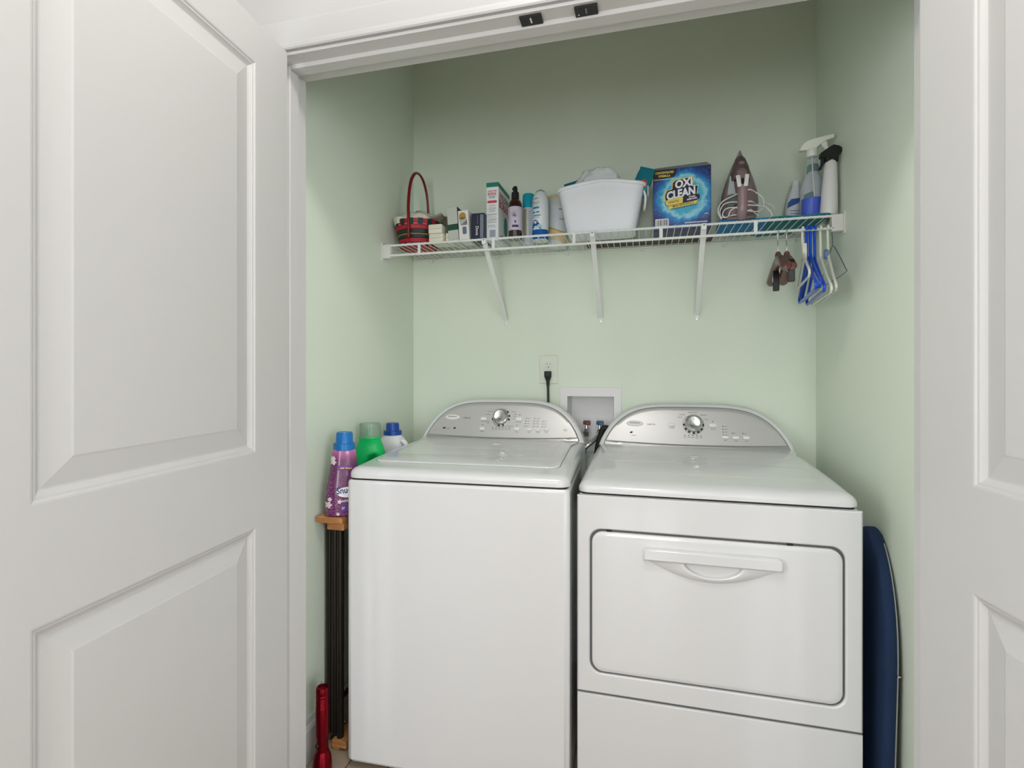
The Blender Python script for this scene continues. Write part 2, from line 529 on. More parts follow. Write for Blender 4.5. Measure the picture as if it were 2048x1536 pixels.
# panelled double doors
PROF = [(0, 0), (.003, -.0006), (.006, -.0030), (.0095, -.0036), (.0105, -.0050), (.0150, -.0080), (.0185, -.0100), (.0215, -.0100), (.0600, -.0026), (.0640, -.0014), (.0645, -.0014)]
def door(name, w, sgn, loc, ang, label, sx=.124):
    """local x along the door from the hinge; closet-side face at y=0 with normal sgn*y"""
    z0, z1, T = 0.012, 2.083, 0.035
    xs = [0, sx, w - .120, w]
    zs = [z0, .255, .872, 1.050, 1.984, z1]
    V, F = [], []
    def quad(a, b, c, d):
        o = len(V)
        V.extend([a, b, c, d])
        F.append((o, o + 1, o + 2, o + 3))
    for side in (0, 1):
        y0 = 0 if side == 0 else -sgn * T
        nsg = sgn if side == 0 else -sgn
        for i in range(3):
            for j in range(5):
                if i == 1 and j in (1, 3):
                    continue
                quad((xs[i], y0, zs[j]), (xs[i + 1], y0, zs[j]), (xs[i + 1], y0, zs[j + 1]), (xs[i], y0, zs[j + 1]))
        for j in (1, 3):
            rings = []
            for ins, dp in PROF:
                y = y0 + nsg * dp
                rings.append([(xs[1] + ins, y, zs[j] + ins), (xs[2] - ins, y, zs[j] + ins), (xs[2] - ins, y, zs[j + 1] - ins), (xs[1] + ins, y, zs[j + 1] - ins)])
            v, f = loft(rings, False, True)
            o = len(V)
            V.extend(v)
            F.extend([tuple(a + o for a in q) for q in f])
    yb = -sgn * T
    quad((0, 0, z0), (0, yb, z0), (0, yb, z1), (0, 0, z1))
    quad((w, 0, z0), (w, yb, z0), (w, yb, z1), (w, 0, z1))
    quad((0, 0, z0), (w, 0, z0), (w, yb, z0), (0, yb, z0))
    quad((0, 0, z1), (w, 0, z1), (w, yb, z1), (0, yb, z1))
    bm = bmesh.new()
    vs = [bm.verts.new(p) for p in V]
    for f in F:
        bm.faces.new([vs[i] for i in f])
    bmesh.ops.remove_doubles(bm, verts=list(bm.verts), dist=1e-5)
    bmesh.ops.recalc_face_normals(bm, faces=list(bm.faces))
    bm.verts.index_update()
    g = [tuple(p.co) for p in bm.verts], [tuple(p.index for p in q.verts) for q in bm.faces]
    bm.free()
    o = struct(name, g, M_DOOR, label, 'door')
    o.location = loc
    o.rotation_euler = (0, 0, ang)
    for hz in (0.22, 1.03, 1.84):
        obj('hinge', join(mv(lathe([(.006, -.045), (.006, .045)], 10), -.004, -sgn * (T + .003), hz)), M_TRIM, o)
    return o
door('door_1', 0.740, +1, (-0.911, 1.160, 0), radians(-85), 'white two-panel door swung open on the left side')
door('door_2', 0.740, -1, (0.516, 1.160, 0), radians(-82), 'white two-panel door swung open on the right side', .130)

# ceiling lamp of the hall near the closet, plus an added fill lamp behind
for (lx, ly, ls, lab) in ((-.20, .52, LAMP_STRENGTH[0], 'round flush ceiling lamp right before the closet'), (-.10, -.85, LAMP_STRENGTH[1], 'added round fill lamp on the ceiling further back in the hall')):
    M_LAMP = bpy.data.materials.new('lit_opal_glass')
    M_LAMP.use_nodes = True
    _b = M_LAMP.node_tree.nodes['Principled BSDF']
    _b.inputs['Base Color'].default_value = (.9, .9, .88, 1)
    _b.inputs['Emission Color'].default_value = (*LAMP_COL, 1)
    _b.inputs['Emission Strength'].default_value = ls
    lamp = thing('ceiling_lamp', lab, 'lamp', (lx, ly, CEIL), group='flush ceiling lamps of the hall')
    obj('lamp_base', lathe([(.15, 0), (.15, -.02), (.14, -.028), (.13, -.028)], 40), M_STEEL, lamp)
    obj('lamp_shade', lathe([(.135, -.026), (.132, -.045), (.115, -.068), (.085, -.084), (.045, -.093), (.0, -.096)], 40), M_LAMP, lamp)

# magnetic catches on the head jamb
for k, (x, lab) in enumerate(((-0.263, 'black magnetic catch on the head jamb, the left one of two'), (-0.132, 'black magnetic catch on the head jamb, the right one of two'))):
    c = thing('magnetic_catch', lab, 'door catch', (x, 1.2035, ZJ), group='black catches on the head jamb')
    obj('catch_plate', rbox(-.0265, .0265, -.0185, .0185, -.006, 0, .0012, 1), M_BLACK, c)
    obj('slot', box(-.0018, .0018, -.013, .004, -.0068, -.0058), M_WPLASTIC if k == 0 else M_GREYINK, c)
    obj('screw', mv(lathe([(.002, -.0072), (.002, -.0058)], 10), (0.0015 if k == 0 else -.018), .013 if k == 0 else .004, 0), M_STEEL, c)

# ------------------------------------------------------------------ laundry machines
def dense(x0, x1, y0, y1, r, ins, n=18):
    x0, x1, y0, y1 = x0 + ins, x1 - ins, y0 + ins, y1 - ins
    r = max(r - ins, .004)
    out = []
    for k in range(n + 1):
        out.append((x1, y0 + r + (y1 - y0 - 2 * r) * k / n))
    for k in range(1, 5):
        a = pi / 2 * k / 5
        out.append((x1 - r + r * cos(a), y1 - r + r * sin(a)))
    out.append((x1 - r, y1)); out.append((x0 + r, y1))
    for k in range(1, 5):
        a = pi / 2 + pi / 2 * k / 5
        out.append((x0 + r + r * cos(a), y1 - r + r * sin(a)))
    for k in range(n + 1):
        out.append((x0, y1 - r - (y1 - y0 - 2 * r) * k / n))
    for k in range(1, 5):
        a = pi + pi / 2 * k / 5
        out.append((x0 + r + r * cos(a), y0 + r + r * sin(a)))
    out.append((x0 + r, y0)); out.append((x1 - r, y0))
    for k in range(1, 5):
        a = 1.5 * pi + pi / 2 * k / 5
        out.append((x1 - r + r * cos(a), y0 + r + r * sin(a)))
    return out
def appliance(name, label, W, D, zb, zseam, deck, loc, rot, con):
    """local origin: front left corner on the floor; x to the right, y to the back"""
    t = thing(name, label, con['cat'], loc, (0, 0, rot))
    cx, cy = W / 2, D / 2
    def ring(ins, z, r):
        return rring(W / 2 - ins, D / 2 - ins, r, z, 5, cx, cy)
    obj('cabinet', loft([ring(.012, zb, .02), ring(.004, zb + .004, .018), ring(.0, zb + .012, .016), ring(0, zseam - .012, .016), ring(.002, zseam - .006, .014), ring(.006, zseam - .0026, .012)]), M_ENAMEL, t)
    obj('seam', loft([ring(.010, zseam - .008, .012), ring(.010, zseam + .003, .012)]), M_DARKGAP, t)
    # top deck: rounded front edge, gently crowned towards the console
    levels = con['levels']           # (inset, height fraction)
    H = deck(0.0) - zseam
    rings = []
    for ins, fr in levels:
        r0 = dense(0, W, 0, D, .034, ins)
        rr_ = []
        for (x, y) in r0:
            top = deck(y)
            rr_.append((x, y, zseam + .0022 + (top - zseam - .0022) * fr))
        rings.append(rr_)
    v, f = loft(rings, True, False)
    n = len(rings[0])
    base = (len(rings) - 1) * n
    last = rings[-1]
    # close the top with strips that run from left to right
    right = sorted([i for i in range(n) if last[i][0] > cx], key=lambda i: last[i][1])
    left = sorted([i for i in range(n) if last[i][0] <= cx], key=lambda i: last[i][1])
    for k in range(len(right) - 1):
        f.append((base + left[k], base + right[k], base + right[k + 1], base + left[k + 1]))
    # extra strips for the crown
    obj('top_deck', (v, f), M_ENAMEL, t, smooth=50)
    for (fx, fy) in ((.06, .06), (W - .06, .06), (.06, D - .06), (W - .06, D - .06)):
        obj('foot', mv(lathe([(.02, 0), (.022, .006), (.012, .008), (.012, zb + .003)], 14), fx, fy, 0), M_BLACK, t)
    # console
    s0, zc, lean, hc, bw, xc = con['s0'], con['z0'], con['lean'], con['h'], con['bw'], con['xc']
    def yf(z):
        return s0 + lean * (z - zc)
    def arch(wh, h, zb_, n=40):
        pts = []
        for i in range(n + 1):
            a = pi * i / n
            u = -cos(a)
            zz = max(0, 1 - abs(u) ** 4.2) ** .82
            pts.append((xc + wh * u, zb_ + h * zz))
        return pts
    def ringc(ins, dy, back=None):
        p = arch(bw - ins, hc - ins, zc - .004)
        return [(x, yf(z) + dy if back is None else back, z) for x, z in p]
    obj('console', loft([ringc(.010, .0), ringc(.004, .002), ringc(.001, .006), ringc(0, .012), ringc(0, 0, D - .012), ringc(.004, 0, D - .003), ringc(.012, 0, D)]), M_ENAMEL, t, smooth=50)
    pb = bw - .021
    def ringp(ins, dy):
        p = arch(pb - ins, hc - .019 - ins, zc + .001)
        return [(x, yf(z) + dy, z) for x, z in p]
    obj('panel_gap', loft([ringp(-.0022, .004), ringp(-.0022, -.0004)]), M_GAP, t)
    panel = obj('control_panel', loft([ringp(0, .004), ringp(0, -.002), ringp(.003, -.0046), ringp(.014, -.0052)]), M_SILVER, t, smooth=30)
    # darker lip along the bottom of the panel, bowed forward in the middle
    V, F = [], []
    n = 30
    for i in range(n + 1):
        u = -1 + 2 * i / n
        x = xc + (pb - .004) * u
        bow = .010 * (1 - u * u)
        zt = zc + .017 - .008 * (1 - u * u)
        V += [(x, yf(zt) - .0052, zt), (x, yf(zt) - .008 - bow, zt - .004), (x, yf(zc) - .006 - bow, zc + .0008), (x, yf(zc) + .004, zc + .0008), (x, yf(zt) + .002, zt)]
    for i in range(n):
        for k in range(5):
            a, b = i * 5 + k, i * 5 + (k + 1) % 5
            F.append((a, b, b + 5, a + 5))
    F += [(4, 3, 2, 1, 0), tuple(n * 5 + k for k in range(5))]
    obj('panel_lip', (V, F), M_SILVERD, t, smooth=30)
    pf = lambda x, z: (lambda u, v: (x + u, yf(z + v) - .0058, z + v))
    pn = Vector((0, -1, lean)).normalized()          # outward normal of the panel
    Rm = Matrix(((1, 0, 0), (0, -pn.y * -1 * 0 + lean / math.sqrt(1 + lean ** 2), -1 / math.sqrt(1 + lean ** 2)), (0, 1 / math.sqrt(1 + lean ** 2), lean / math.sqrt(1 + lean ** 2))))
    def on_panel(g, x, z):     # shapes with local z out of the panel, local y up the panel
        M4 = Matrix.Translation((x, yf(z) - .005, z)) @ Rm.to_4x4()
        return xf(g, M4)
    return t, pf, on_panel, yf, panel

def machine_controls(t, pf, on_panel, cfg):
    kx, kz = cfg['knob']
    obj('knob_ring', on_panel(lathe([(.040, 0), (.040, .003), (.037, .005), (.034, .005)], 40), kx, kz), M_SILVER, t)
    kn = obj('knob', on_panel(lathe([(.034, .004), (.034, .013), (.031, .021), (.026, .024), (.0245, .0295), (.022, .0315), (.014, .0295), (.0, .0285)], 40), kx, kz), M_CHROME, t)
    obj('knob_pointer', on_panel(box(-.0011, .0011, .008, .021, .030, .0326), kx, kz), M_WPLASTIC, kn)
    for a in cfg['notches']:
        a = radians(a)
        obj('grip_notch', on_panel(xf(rbox(-.0042, .0042, -.0024, .0024, 0, .007, .0008, 1), Matrix.Translation((.0365 * cos(a), .0365 * sin(a), 0)) @ Matrix.Rotation(a + pi / 2, 4, 'Z')), kx, kz), M_BLACK, t)
    for (x, z, w, h) in cfg['buttons']:
        obj('button', on_panel(rbox(-w / 2, w / 2, -h / 2, h / 2, 0, .004, .0018, 2), x, z), M_BTN, t)
    for (x, z) in cfg['dots']:
        printed('indicator_light', polypatch(rr2(.0042, .0032, .0012, 2), pf(x, z)), M_INK, t)
    for (x, z, w) in cfg['dashes']:
        printed('marking', polypatch(rr2(w, .0016, .0004, 1), pf(x, z)), M_GREYINK, t)
    bx, bz = cfg['badge']
    bd = obj('badge', on_panel(lathe([(.033, 0), (.033, .001), (.0315, .003), (.026, .0042), (0, .0048)], 36, 1.0, .36), bx, bz), M_BTN, t)
    lettering('Whirlpool', .040, .0085, lambda u, v: on_panel(([(u, v, .0056)], []), bx, bz + .0005)[0][0], M_GREYINK, bd, shear=.2, bold=.012)
    lettering('cabrio', .031, .0072, pf(*cfg['name']), M_INK, t)
    for x, z in cfg['marks']:
        printed('emblem', polypatch([(.006 * cos(a) , .0045 * sin(a) * (1 if a < pi else .55) + .0015 * cos(a)) for a in [2 * pi * i / 16 for i in range(16)]], pf(x, z)), M_INK, t)

W_R = radians(2.4)
def wdeck(y):
    q = min(max(y / .62, 0), 1)
    return .941 + .021 * (1 - (1 - q) ** 2)
LEV = [(.004, 0), (.0, .06), (0, .40), (.002, .58), (.007, .76), (.014, .90), (.022, .97), (.032, 1.0)]
LEVD = [(.004, 0), (.0, .06), (0, .36), (.003, .55), (.010, .76), (.019, .90), (.029, .975), (.042, 1.0)]
washer, wpf, wop, wyf, _ = appliance('washing_machine', 'white top-load washing machine with flat lid, left of the dryer', .6985, .70, .02, .907, wdeck,
    (-.906, 1.430, 0), W_R, dict(cat='washing machine', levels=LEV, s0=.600, z0=.962, lean=.42, h=.166, bw=.345, xc=.352))

def crowned(outline_rings, deck, z_off):
    rings = []
    for pts, dz in zip(outline_rings, z_off):
        rings.append([(x, y, deck(y) + dz) for x, y in pts])
    v, f = loft(rings, True, False)
    n = len(rings[0])
    base = (len(rings) - 1) * n
    last = rings[-1]
    cxm = sum(p[0] for p in last) / n
    right = sorted([i for i in range(n) if last[i][0] > cxm], key=lambda i: last[i][1])
    left = sorted([i for i in range(n) if last[i][0] <= cxm], key=lambda i: last[i][1])
    for k in range(min(len(right), len(left)) - 1):
        f.append((base + left[k], base + right[k], base + right[k + 1], base + left[k + 1]))
    return v, f
lid_b = (.042, .657, .094, .585)
obj('lid_gap', crowned([dense(*lid_b, .03, -.0018), dense(*lid_b, .03, -.0018)], wdeck, (-.004, .0005)), mat('pale_gap', (128, 130, 128), .6, var=.02), washer)
lid = obj('lid', crowned([dense(*lid_b, .03, 0), dense(*lid_b, .03, 0), dense(*lid_b, .03, .002), dense(*lid_b, .03, .006), dense(*lid_b, .03, .012),
     dense(.075, .615, .200, .575, .03, 0), dense(.075, .615, .200, .575, .03, .006)], wdeck, (-.002, .0018, .0034, .0044, .0048, .0048, .0040)), M_ENAMEL, washer, smooth=50)
def arcpatch(xc, hw, yb, depth, ins, n=40):
    pts = []
    for i in range(n + 1):
        u = -cos(pi * i / n)
        pts.append((xc + (hw - ins) * u, yb - (depth - ins) * max(0, 1 - abs(u) ** 3.2) ** .5))
    return pts
def arcsurf(xc, hw, yb, depth, deck, off, steps):
    rings = []
    for ins, dz in steps:
        rings.append([(x, y, deck(y) + off + dz) for x, y in arcpatch(xc, hw, yb, depth, ins)])
    v, f = loft(rings, True, False)
    n = len(rings[0])
    b = (len(rings) - 1) * n
    for k in range(n // 2):
        f.append((b + k, b + k + 1, b + n - 2 - k, b + n - 1 - k))
    return v, f
obj('lid_scoop', arcsurf(.352, .325, .588, .25, wdeck, .0040, ((0, -.0004), (.014, .0004), (.028, .0007))), M_ENAMEL, lid, smooth=50)
obj('lid_boss', mv(lathe([(.022, 0), (.022, .001), (.014, .0035), (0, .004)], 24), .372, .455, wdeck(.455) + .0044), M_ENAMEL, lid)
machine_controls(washer, wpf, wop, dict(knob=(.349, 1.050), notches=(-165, -100, -70, -15, 10, 40), badge=(.136, 1.048), name=(.199, 1.047),
    buttons=[(.274, 1.044, .024, .014), (.272, 1.004, .021, .013), (.425, 1.045, .026, .015), (.420, 1.005, .022, .013), (.472, 1.004, .020, .011), (.508, 1.004, .020, .011), (.543, 1.005, .022, .011)],
    dots=[(.317 + .0142 * i, 1.009) for i in range(6)] + [(.272, 1.020), (.428, 1.062), (.420, 1.021)] + [(.457 - .0015 * k, 1.049 - .0105 * k) for k in range(4)] + [(.492 - .0012 * k, 1.049 - .0105 * k) for k in range(4)] + [(.527 - .001 * k, 1.038 - .0105 * k) for k in range(3)],
    dashes=[(.464 - .0015 * k + .004, 1.049 - .0105 * k, .010) for k in range(4)] + [(.500 - .0012 * k + .006, 1.049 - .0105 * k, .016) for k in range(4)] + [(.534 - .001 * k + .004, 1.038 - .0105 * k, .012) for k in range(3)]
      + [(.317 + .0142 * i, 1.003, .010) for i in range(6)] + [(.300, 1.074, .022), (.292, 1.062, .018), (.292, 1.034, .018), (.296, 1.028, .014), (.400, 1.074, .018), (.408, 1.064, .016), (.408, 1.056, .012), (.408, 1.046, .016), (.350, 1.014, .034), (.390, 1.016, .030),
         (.274, 1.033, .020), (.272, .994, .018), (.425, 1.033, .022), (.420, .994, .016), (.472, .994, .010), (.508, .994, .012), (.543, .994, .012), (.120, 1.002, .024), (.620, 1.009, .016), (.620, 1.003, .016)],
    marks=[(.104, 1.003), (.151, 1.003)]))

def ddeck(y):
    q = min(max(y / .58, 0), 1)
    return .918 + .034 * (1 - (1 - q) ** 2)
dryer, dpf, dop, dyf, _ = appliance('clothes_dryer', 'white front-load dryer with wide drop door, right of the washer', .737, .658, .02, .885, ddeck,
    (-.1925, 1.517, 0), 0, dict(cat='dryer', levels=LEVD, s0=.575, z0=.952, lean=.42, h=.166, bw=.359, xc=.372))
obj('deck_scoop', arcsurf(.372, .352, .590, .29, ddeck, .0002, ((0, -.0003), (.014, .0005), (.030, .0008))), M_ENAMEL, dryer, smooth=50)
obj('deck_step', crowned([dense(.06, .675, .118, .27, .02, 0), dense(.06, .675, .118, .27, .02, .001), dense(.06, .675, .118, .27, .02, .006), dense(.06, .675, .118, .27, .02, .014)], ddeck, (-.003, .0000, .0005, .0008)), M_ENAMEL, dryer, smooth=50)
obj('deck_boss', mv(lathe([(.020, 0), (.020, .001), (.012, .0035), (0, .004)], 24), .36, .365, ddeck(.365) + .0008), M_ENAMEL, dryer)
machine_controls(dryer, dpf, dop, dict(knob=(.376, 1.036), notches=(-5, -35, -62, -90, -118, -145, -175), badge=(.153, 1.035), name=(.217, 1.034),
    buttons=[(.295, 1.034, .025, .014), (.447, 1.034, .027, .014), (.490, .992, .023, .012), (.527, .991, .023, .012), (.564, .992, .023, .012)],
    dots=[(.343 + .0148 * i, .995) for i in range(5)] + [(.447, 1.049), (.516, 1.008), (.553, 1.008)] + [(.483, 1.032 - .0105 * k) for k in range(4)],
    dashes=[(.343 + .0148 * i, .988, .010) for i in range(5)] + [(.494, 1.032 - .0105 * k, .012) for k in range(4)] + [(.524, 1.008, .007), (.561, 1.008, .007),
        (.375, 1.082, .034), (.335, 1.073, .022), (.415, 1.073, .026), (.326, 1.062, .018), (.424, 1.056, .016), (.447, 1.021, .018), (.295, 1.022, .022), (.490, .981, .012), (.527, .980, .014), (.564, .980, .012), (.150, .990, .018)],
    marks=[(.140, 1.000)]))
# dryer front: upper panel with door opening, door, lower panel
def plate_hole(x0, x1, z0, z1, loop, y0, y1, b):
    """flat plate with a rounded hole; loop is a list of (x, z)"""
    cxm, czm = sum(p[0] for p in loop) / len(loop), sum(p[1] for p in loop) / len(loop)
    def outer(i0):
        pts = []
        for (x, z) in loop:
            dx, dz = x - cxm, z - czm
            k = min(((x1 - i0 - cxm) / dx if dx > 0 else (x0 + i0 - cxm) / dx if dx < 0 else 1e9), ((z1 - i0 - czm) / dz if dz > 0 else (z0 + i0 - czm) / dz if dz < 0 else 1e9))
            pts.append((cxm + dx * k, czm + dz * k))
        # snap the nearest sample to each corner so that the plate stays rectangular
        for c in ((x0 + i0, z0 + i0), (x1 - i0, z0 + i0), (x1 - i0, z1 - i0), (x0 + i0, z1 - i0)):
            j = min(range(len(pts)), key=lambda q: (pts[q][0] - c[0]) ** 2 + (pts[q][1] - c[1]) ** 2)
            pts[j] = c
        return pts
    def inl(ins):
        return [inset_pt(loop, i, -ins) for i in range(len(loop))]
    R = [[(x, y1, z) for x, z in outer(0)], [(x, y0 + b, z) for x, z in outer(0)], [(x, y0, z) for x, z in outer(b)],
         [(x, y0, z) for x, z in inl(b)], [(x, y0 + b * .4, z) for x, z in inl(b * .3)], [(x, y0 + b, z) for x, z in inl(0)], [(x, y1, z) for x, z in inl(0)]]
    return loft(R, False, False)
DX0, DX1, DZ0, DZ1 = .037, .697, .368, .786
hole = [(p[0] + (DX0 + DX1) / 2, p[1] + (DZ0 + DZ1) / 2) for p in rr2(DX1 - DX0, DZ1 - DZ0, .034, 8)]
obj('front_panel', plate_hole(.0, .737, .3095, .8822, hole, -.010, .002, .004), M_ENAMEL, dryer, smooth=40)
obj('lower_gap', box(.002, .735, -.004, .001, .302, .312), M_GAP, dryer)
obj('door_gap', loft([[(x, -.002, z) for x, z in hole], [(x, .001, z) for x, z in hole]]), M_GAP, dryer)
def lp(ins, y):
    w, h = DX1 - DX0 - 2 * ins, DZ1 - DZ0 - 2 * ins
    return [(p[0] + (DX0 + DX1) / 2, y, p[1] + (DZ0 + DZ1) / 2) for p in rr2(w, h, .032, 8)]
ddoor = obj('dryer_door', loft([lp(.0065, -.001), lp(.006, -.006), lp(.007, -.0092), lp(.0105, -.0110), lp(.0175, -.0116)]), M_ENAMEL, dryer, smooth=40)
hx0, hx1, hz0, hz1 = .187, .548, .7115, .7475
bar = [(hx0, hz0), (hx1, hz0), (hx1, hz1 - .012), (hx1 - .004, hz1 - .004), (hx1 - .014, hz1), (hx0 + .014, hz1), (hx0 + .004, hz1 - .004), (hx0, hz1 - .012)]
def barr(ins, y):
    return [(p[0], y, p[1]) for p in [inset_pt(bar, i, ins) for i in range(8)]]
hd = obj('handle', loft([barr(0, -.010), barr(0, -.021), barr(.002, -.027), barr(.006, -.0295)]), M_ENAMEL, ddoor, smooth=40)
n = 32
def scoop(k, y, zt=hz0 + .001):
    pts = []
    for i in range(n + 1):
        u = -1 + 2 * i / n
        pts.append((.3675 + (.176 * k) * u, y, zt - (.050 * k) * max(0, (1 - u * u)) ** 1.15))
    return pts
def grip(k, y, zt=hz0 + .001):
    return [(.372 + .078 * k * (-1 + 2 * i / n), y, zt - .036 * k * max(0, 1 - (-1 + 2 * i / n) ** 2) ** .62) for i in range(n + 1)]
obj('handle_scoop', loft([scoop(1, -.0105), scoop(1, -.0135), scoop(.97, -.0155), grip(1.14, -.0235), grip(1.03, -.0245), grip(.97, -.0232), grip(.92, -.0123)], True, True), M_ENAMEL, ddoor, smooth=40)
obj('lower_panel', loft([[(x, y, z) for x, z in ((0 + i, .022 + i), (.737 - i, .022 + i), (.737 - i, .304 - i), (i, .304 - i))] for y, i in ((.002, 0), (-.006, 0), (-.0088, .0012), (-.010, .004))]), M_ENAMEL, dryer, smooth=40)
for x in (.085, .56):
    obj('hinge_slot', box(x, x + .014, -.0075, -.001, .7805, .785), M_BLACK, dryer)

# ------------------------------------------------------------------ wire shelf
SZ, SYF, SYB = 1.7605, 1.92, 2.206          # rail axis height, front and back rails
shelf = thing('wire_shelf', 'white coated wire shelf across the closet above the machines', 'shelf', (0, 0, 0))
SX0, SX1 = -1.024, .612
obj('front_rail', tube([(SX0, SYF, SZ), (SX1, SYF, SZ)], .0043, 10), M_WIRE, shelf)
obj('hang_rail', tube([(SX0, SYF - .002, SZ - .041), (SX1, SYF - .002, SZ - .041)], .0047, 10), M_WIRE, shelf)
obj('back_rail', tube([(SX0 - .02, SYB, SZ - .001), (SX1 + .02, SYB, SZ - .001)], .003, 8), M_WIRE, shelf)
wg = join(tube([(0, SYF - .0045, SZ - .003), (0, SYF - .003, SZ + .0032), (0, SYF + .001, SZ + .0046), (0, SYB, SZ + .0035)], .0017, 6))
w0 = None
x = SX0 + .012
while x < SX1:
    if w0 is None:
        w0 = obj('cross_wire', wg, M_WIRE, shelf, (x, 0, 0))
    else:
        c = w0.copy(); c.location = (x, 0, 0); COL.objects.link(c); c.parent = shelf
    x += .0254
for x in (-.8833, -.571, -.2568, .056, .3682):
    obj('upright', rbox(x - .006, x + .006, SYF - .005, SYF - .0022, SZ - .044, SZ + .003, .0008, 1), M_WIRE, shelf)
for xc in (-.606, -.188, .200):
    b = obj('support_brace', None or join(
        rbox(-.0098, .0098, -.0045, .0045, 0, 1, .0015, 1)), M_WIRE, shelf)
    a = Vector((xc, SYF - .010, SZ - .008)); e = Vector((xc + .006, YB - .006, 1.474))
    d = e - a
    b.location = a
    b.rotation_euler = d.to_track_quat('Z', 'Y').to_euler()
    b.scale = (1, 1, d.length)
    obj('brace_hook', rbox(xc - .0085, xc + .0085, SYF - .0175, SYF - .0065, SZ - .022, SZ + .001, .002, 1), M_WIRE, shelf)
    obj('brace_screw', xf(lathe([(.0024, 0), (.0024, .001)], 10), Matrix.Translation((xc, SYF - .0172, SZ - .006)) @ Matrix.Rotation(radians(90), 4, 'X')), M_INK, shelf)
    obj('brace_foot', rbox(e.x - .0085, e.x + .0085, YB - .004, YB, 1.448, 1.480, .001, 1), M_WIRE, shelf)
    obj('foot_screw', xf(lathe([(.0034, 0), (.003, .0015), (0, .002)], 12), Matrix.Translation((e.x, YB - .004, 1.457)) @ Matrix.Rotation(radians(90), 4, 'X')), M_STEEL, shelf)
for sx, xw, sg in ((SX0, XL, 1), (SX1, XR, -1)):
    xa, xb = sorted((xw + sg * .005, xw + sg * .040))
    obj('end_bracket', join(rbox(xa, xb, SYF - .009, SYF + .012, SZ - .052, SZ + .004, .002, 1),
                            rbox(min(xw, xw + sg * .006), max(xw, xw + sg * .006), SYF - .012, SYF + .016, SZ - .062, SZ + .014, .0015, 1)), M_WPLASTIC, shelf)
    obj('bracket_screw', xf(lathe([(.003, 0), (.0025, .0012)], 10), Matrix.Translation((xw + sg * .006, SYF + .002, SZ - .057)) @ Matrix.Rotation(radians(90) * sg, 4, 'Y')), M_STEEL, shelf)
for x in (-.955, -.64, -.325, -.01, .305, .56):
    obj('wall_clip', rbox(x - .006, x + .006, YB - .014, YB, SZ - .016, SZ - .003, .002, 1), M_WIRE, shelf)

ST = SZ + .0066     # level on which things stand on the shelf

# ------------------------------------------------------------------ things on the shelf, left to right
def crumple(rx, ry, h, seed, n=26, m=12, amp=.012, fr=16, skirt=.012, pwr=.6, squareness=2.6):
    """closed, crumpled heap of cloth or film"""
    rnd = Vector((seed * 3.7, seed * 1.3, seed * 2.1))
    rings = []
    for j in range(m + 1):
        t = j / m
        rho = 1 - t ** 1.5 if j < m else 0.004
        ring = []
        for i in range(n):
            a = 2 * pi * i / n
            c, s = cos(a), sin(a)
            c = math.copysign(abs(c) ** (2 / squareness), c); s = math.copysign(abs(s) ** (2 / squareness), s)
            p = Vector((rx * rho * c, ry * rho * s, skirt + (h - skirt) * (1 - rho ** 2) ** pwr))
            d = noise.noise(p * fr + rnd) * amp + abs(noise.noise(p * fr * 2.1 + rnd)) * amp * .8
            p = p + Vector((c * d * rho, s * d * rho, d * (1 - .4 * rho)))
            ring.append(p)
        rings.append(ring)
    base = [Vector((p.x * .96, p.y * .96, 0)) for p in rings[0]]
    return loft([base] + rings, True, True)

# basket
M_RED = mat('red_woven_splint', (168, 18, 42), .5, var=.12, vscale=40)
M_DKG = mat('dark_green_splint', (22, 48, 46), .55, var=.12, vscale=40)
M_GOLD = mat('gold_splint', (168, 128, 62), .5, var=.1, vscale=40)
M_PINK = mat('pink_splint', (196, 96, 96), .5, var=.1, vscale=40)
M_REDWOOD = mat('glossy_red_handle', (118, 16, 24), .3, var=.12, vscale=30)
bk = thing('woven_basket', 'small red and dark green woven basket with tall hoop handle', 'basket', (-.941, 2.04, ST))
BH = .108
def brad(z):
    return .074 + .028 * (z / BH) ** .8
obj('basket_floor', lathe([(.070, 0), (.070, .004)], 32), M_RED, bk)
obj('basket_wall', lathe([(brad(0) - .003, .002), (brad(BH) - .003, BH - .002), (brad(BH) - .005, BH - .002), (brad(0) - .005, .002)], 48), M_DKG, bk)
rows = [(.0, .013, M_PINK), (.014, .017, M_RED), (.032, .012, M_DKG), (.0445, .005, M_GOLD), (.050, .015, M_DKG), (.066, .017, M_RED), (.0835, .007, M_PINK), (.091, .017, M_RED)]
for k, (z, h, m_) in enumerate(rows):
    nn = 64
    R = []
    for dz, dr in ((0, -.001), (.0008, .0012), (h - .0008, .0012), (h, -.001)):
        R.append([((brad(z + dz) + dr + .0012 * (1 if (i // 2 + k) % 2 else -1) * .6) * cos(2 * pi * i / nn), (brad(z + dz) + dr + .0012 * (1 if (i // 2 + k) % 2 else -1) * .6) * sin(2 * pi * i / nn), z + dz) for i in range(nn)])
    obj('woven_band', loft(R, False, False), m_, bk)
for i in range(16):
    a = 2 * pi * (i + .25) / 16
    for (za, zb, wd) in ((.083, .108, .010), (.0, .014, .006)):
        r0, r1 = brad(za) + .0028, brad(zb) + .0028
        q = []
        for r, z in ((r0 - .002, za), (r0, za), (r1, zb), (r1 - .002, zb)):
            for sgn in (-1, 1):
                q.append((r * cos(a) - sgn * wd * sin(a), r * sin(a) + sgn * wd * cos(a), z))
        obj('stake', (q, [(2, 3, 5, 4), (0, 2, 4, 6), (1, 7, 5, 3), (0, 1, 3, 2), (4, 5, 7, 6), (0, 6, 7, 1)]), M_DKG, bk)
hp = [(0, -.098, .03), (0, -.101, .10), (-.002, -.098, .17), (-.002, -.080, .255), (-.001, -.045, .308), (0, .0, .325), (.001, .045, .308), (.002, .080, .255), (.001, .098, .17), (0, .101, .10), (0, .098, .03)]
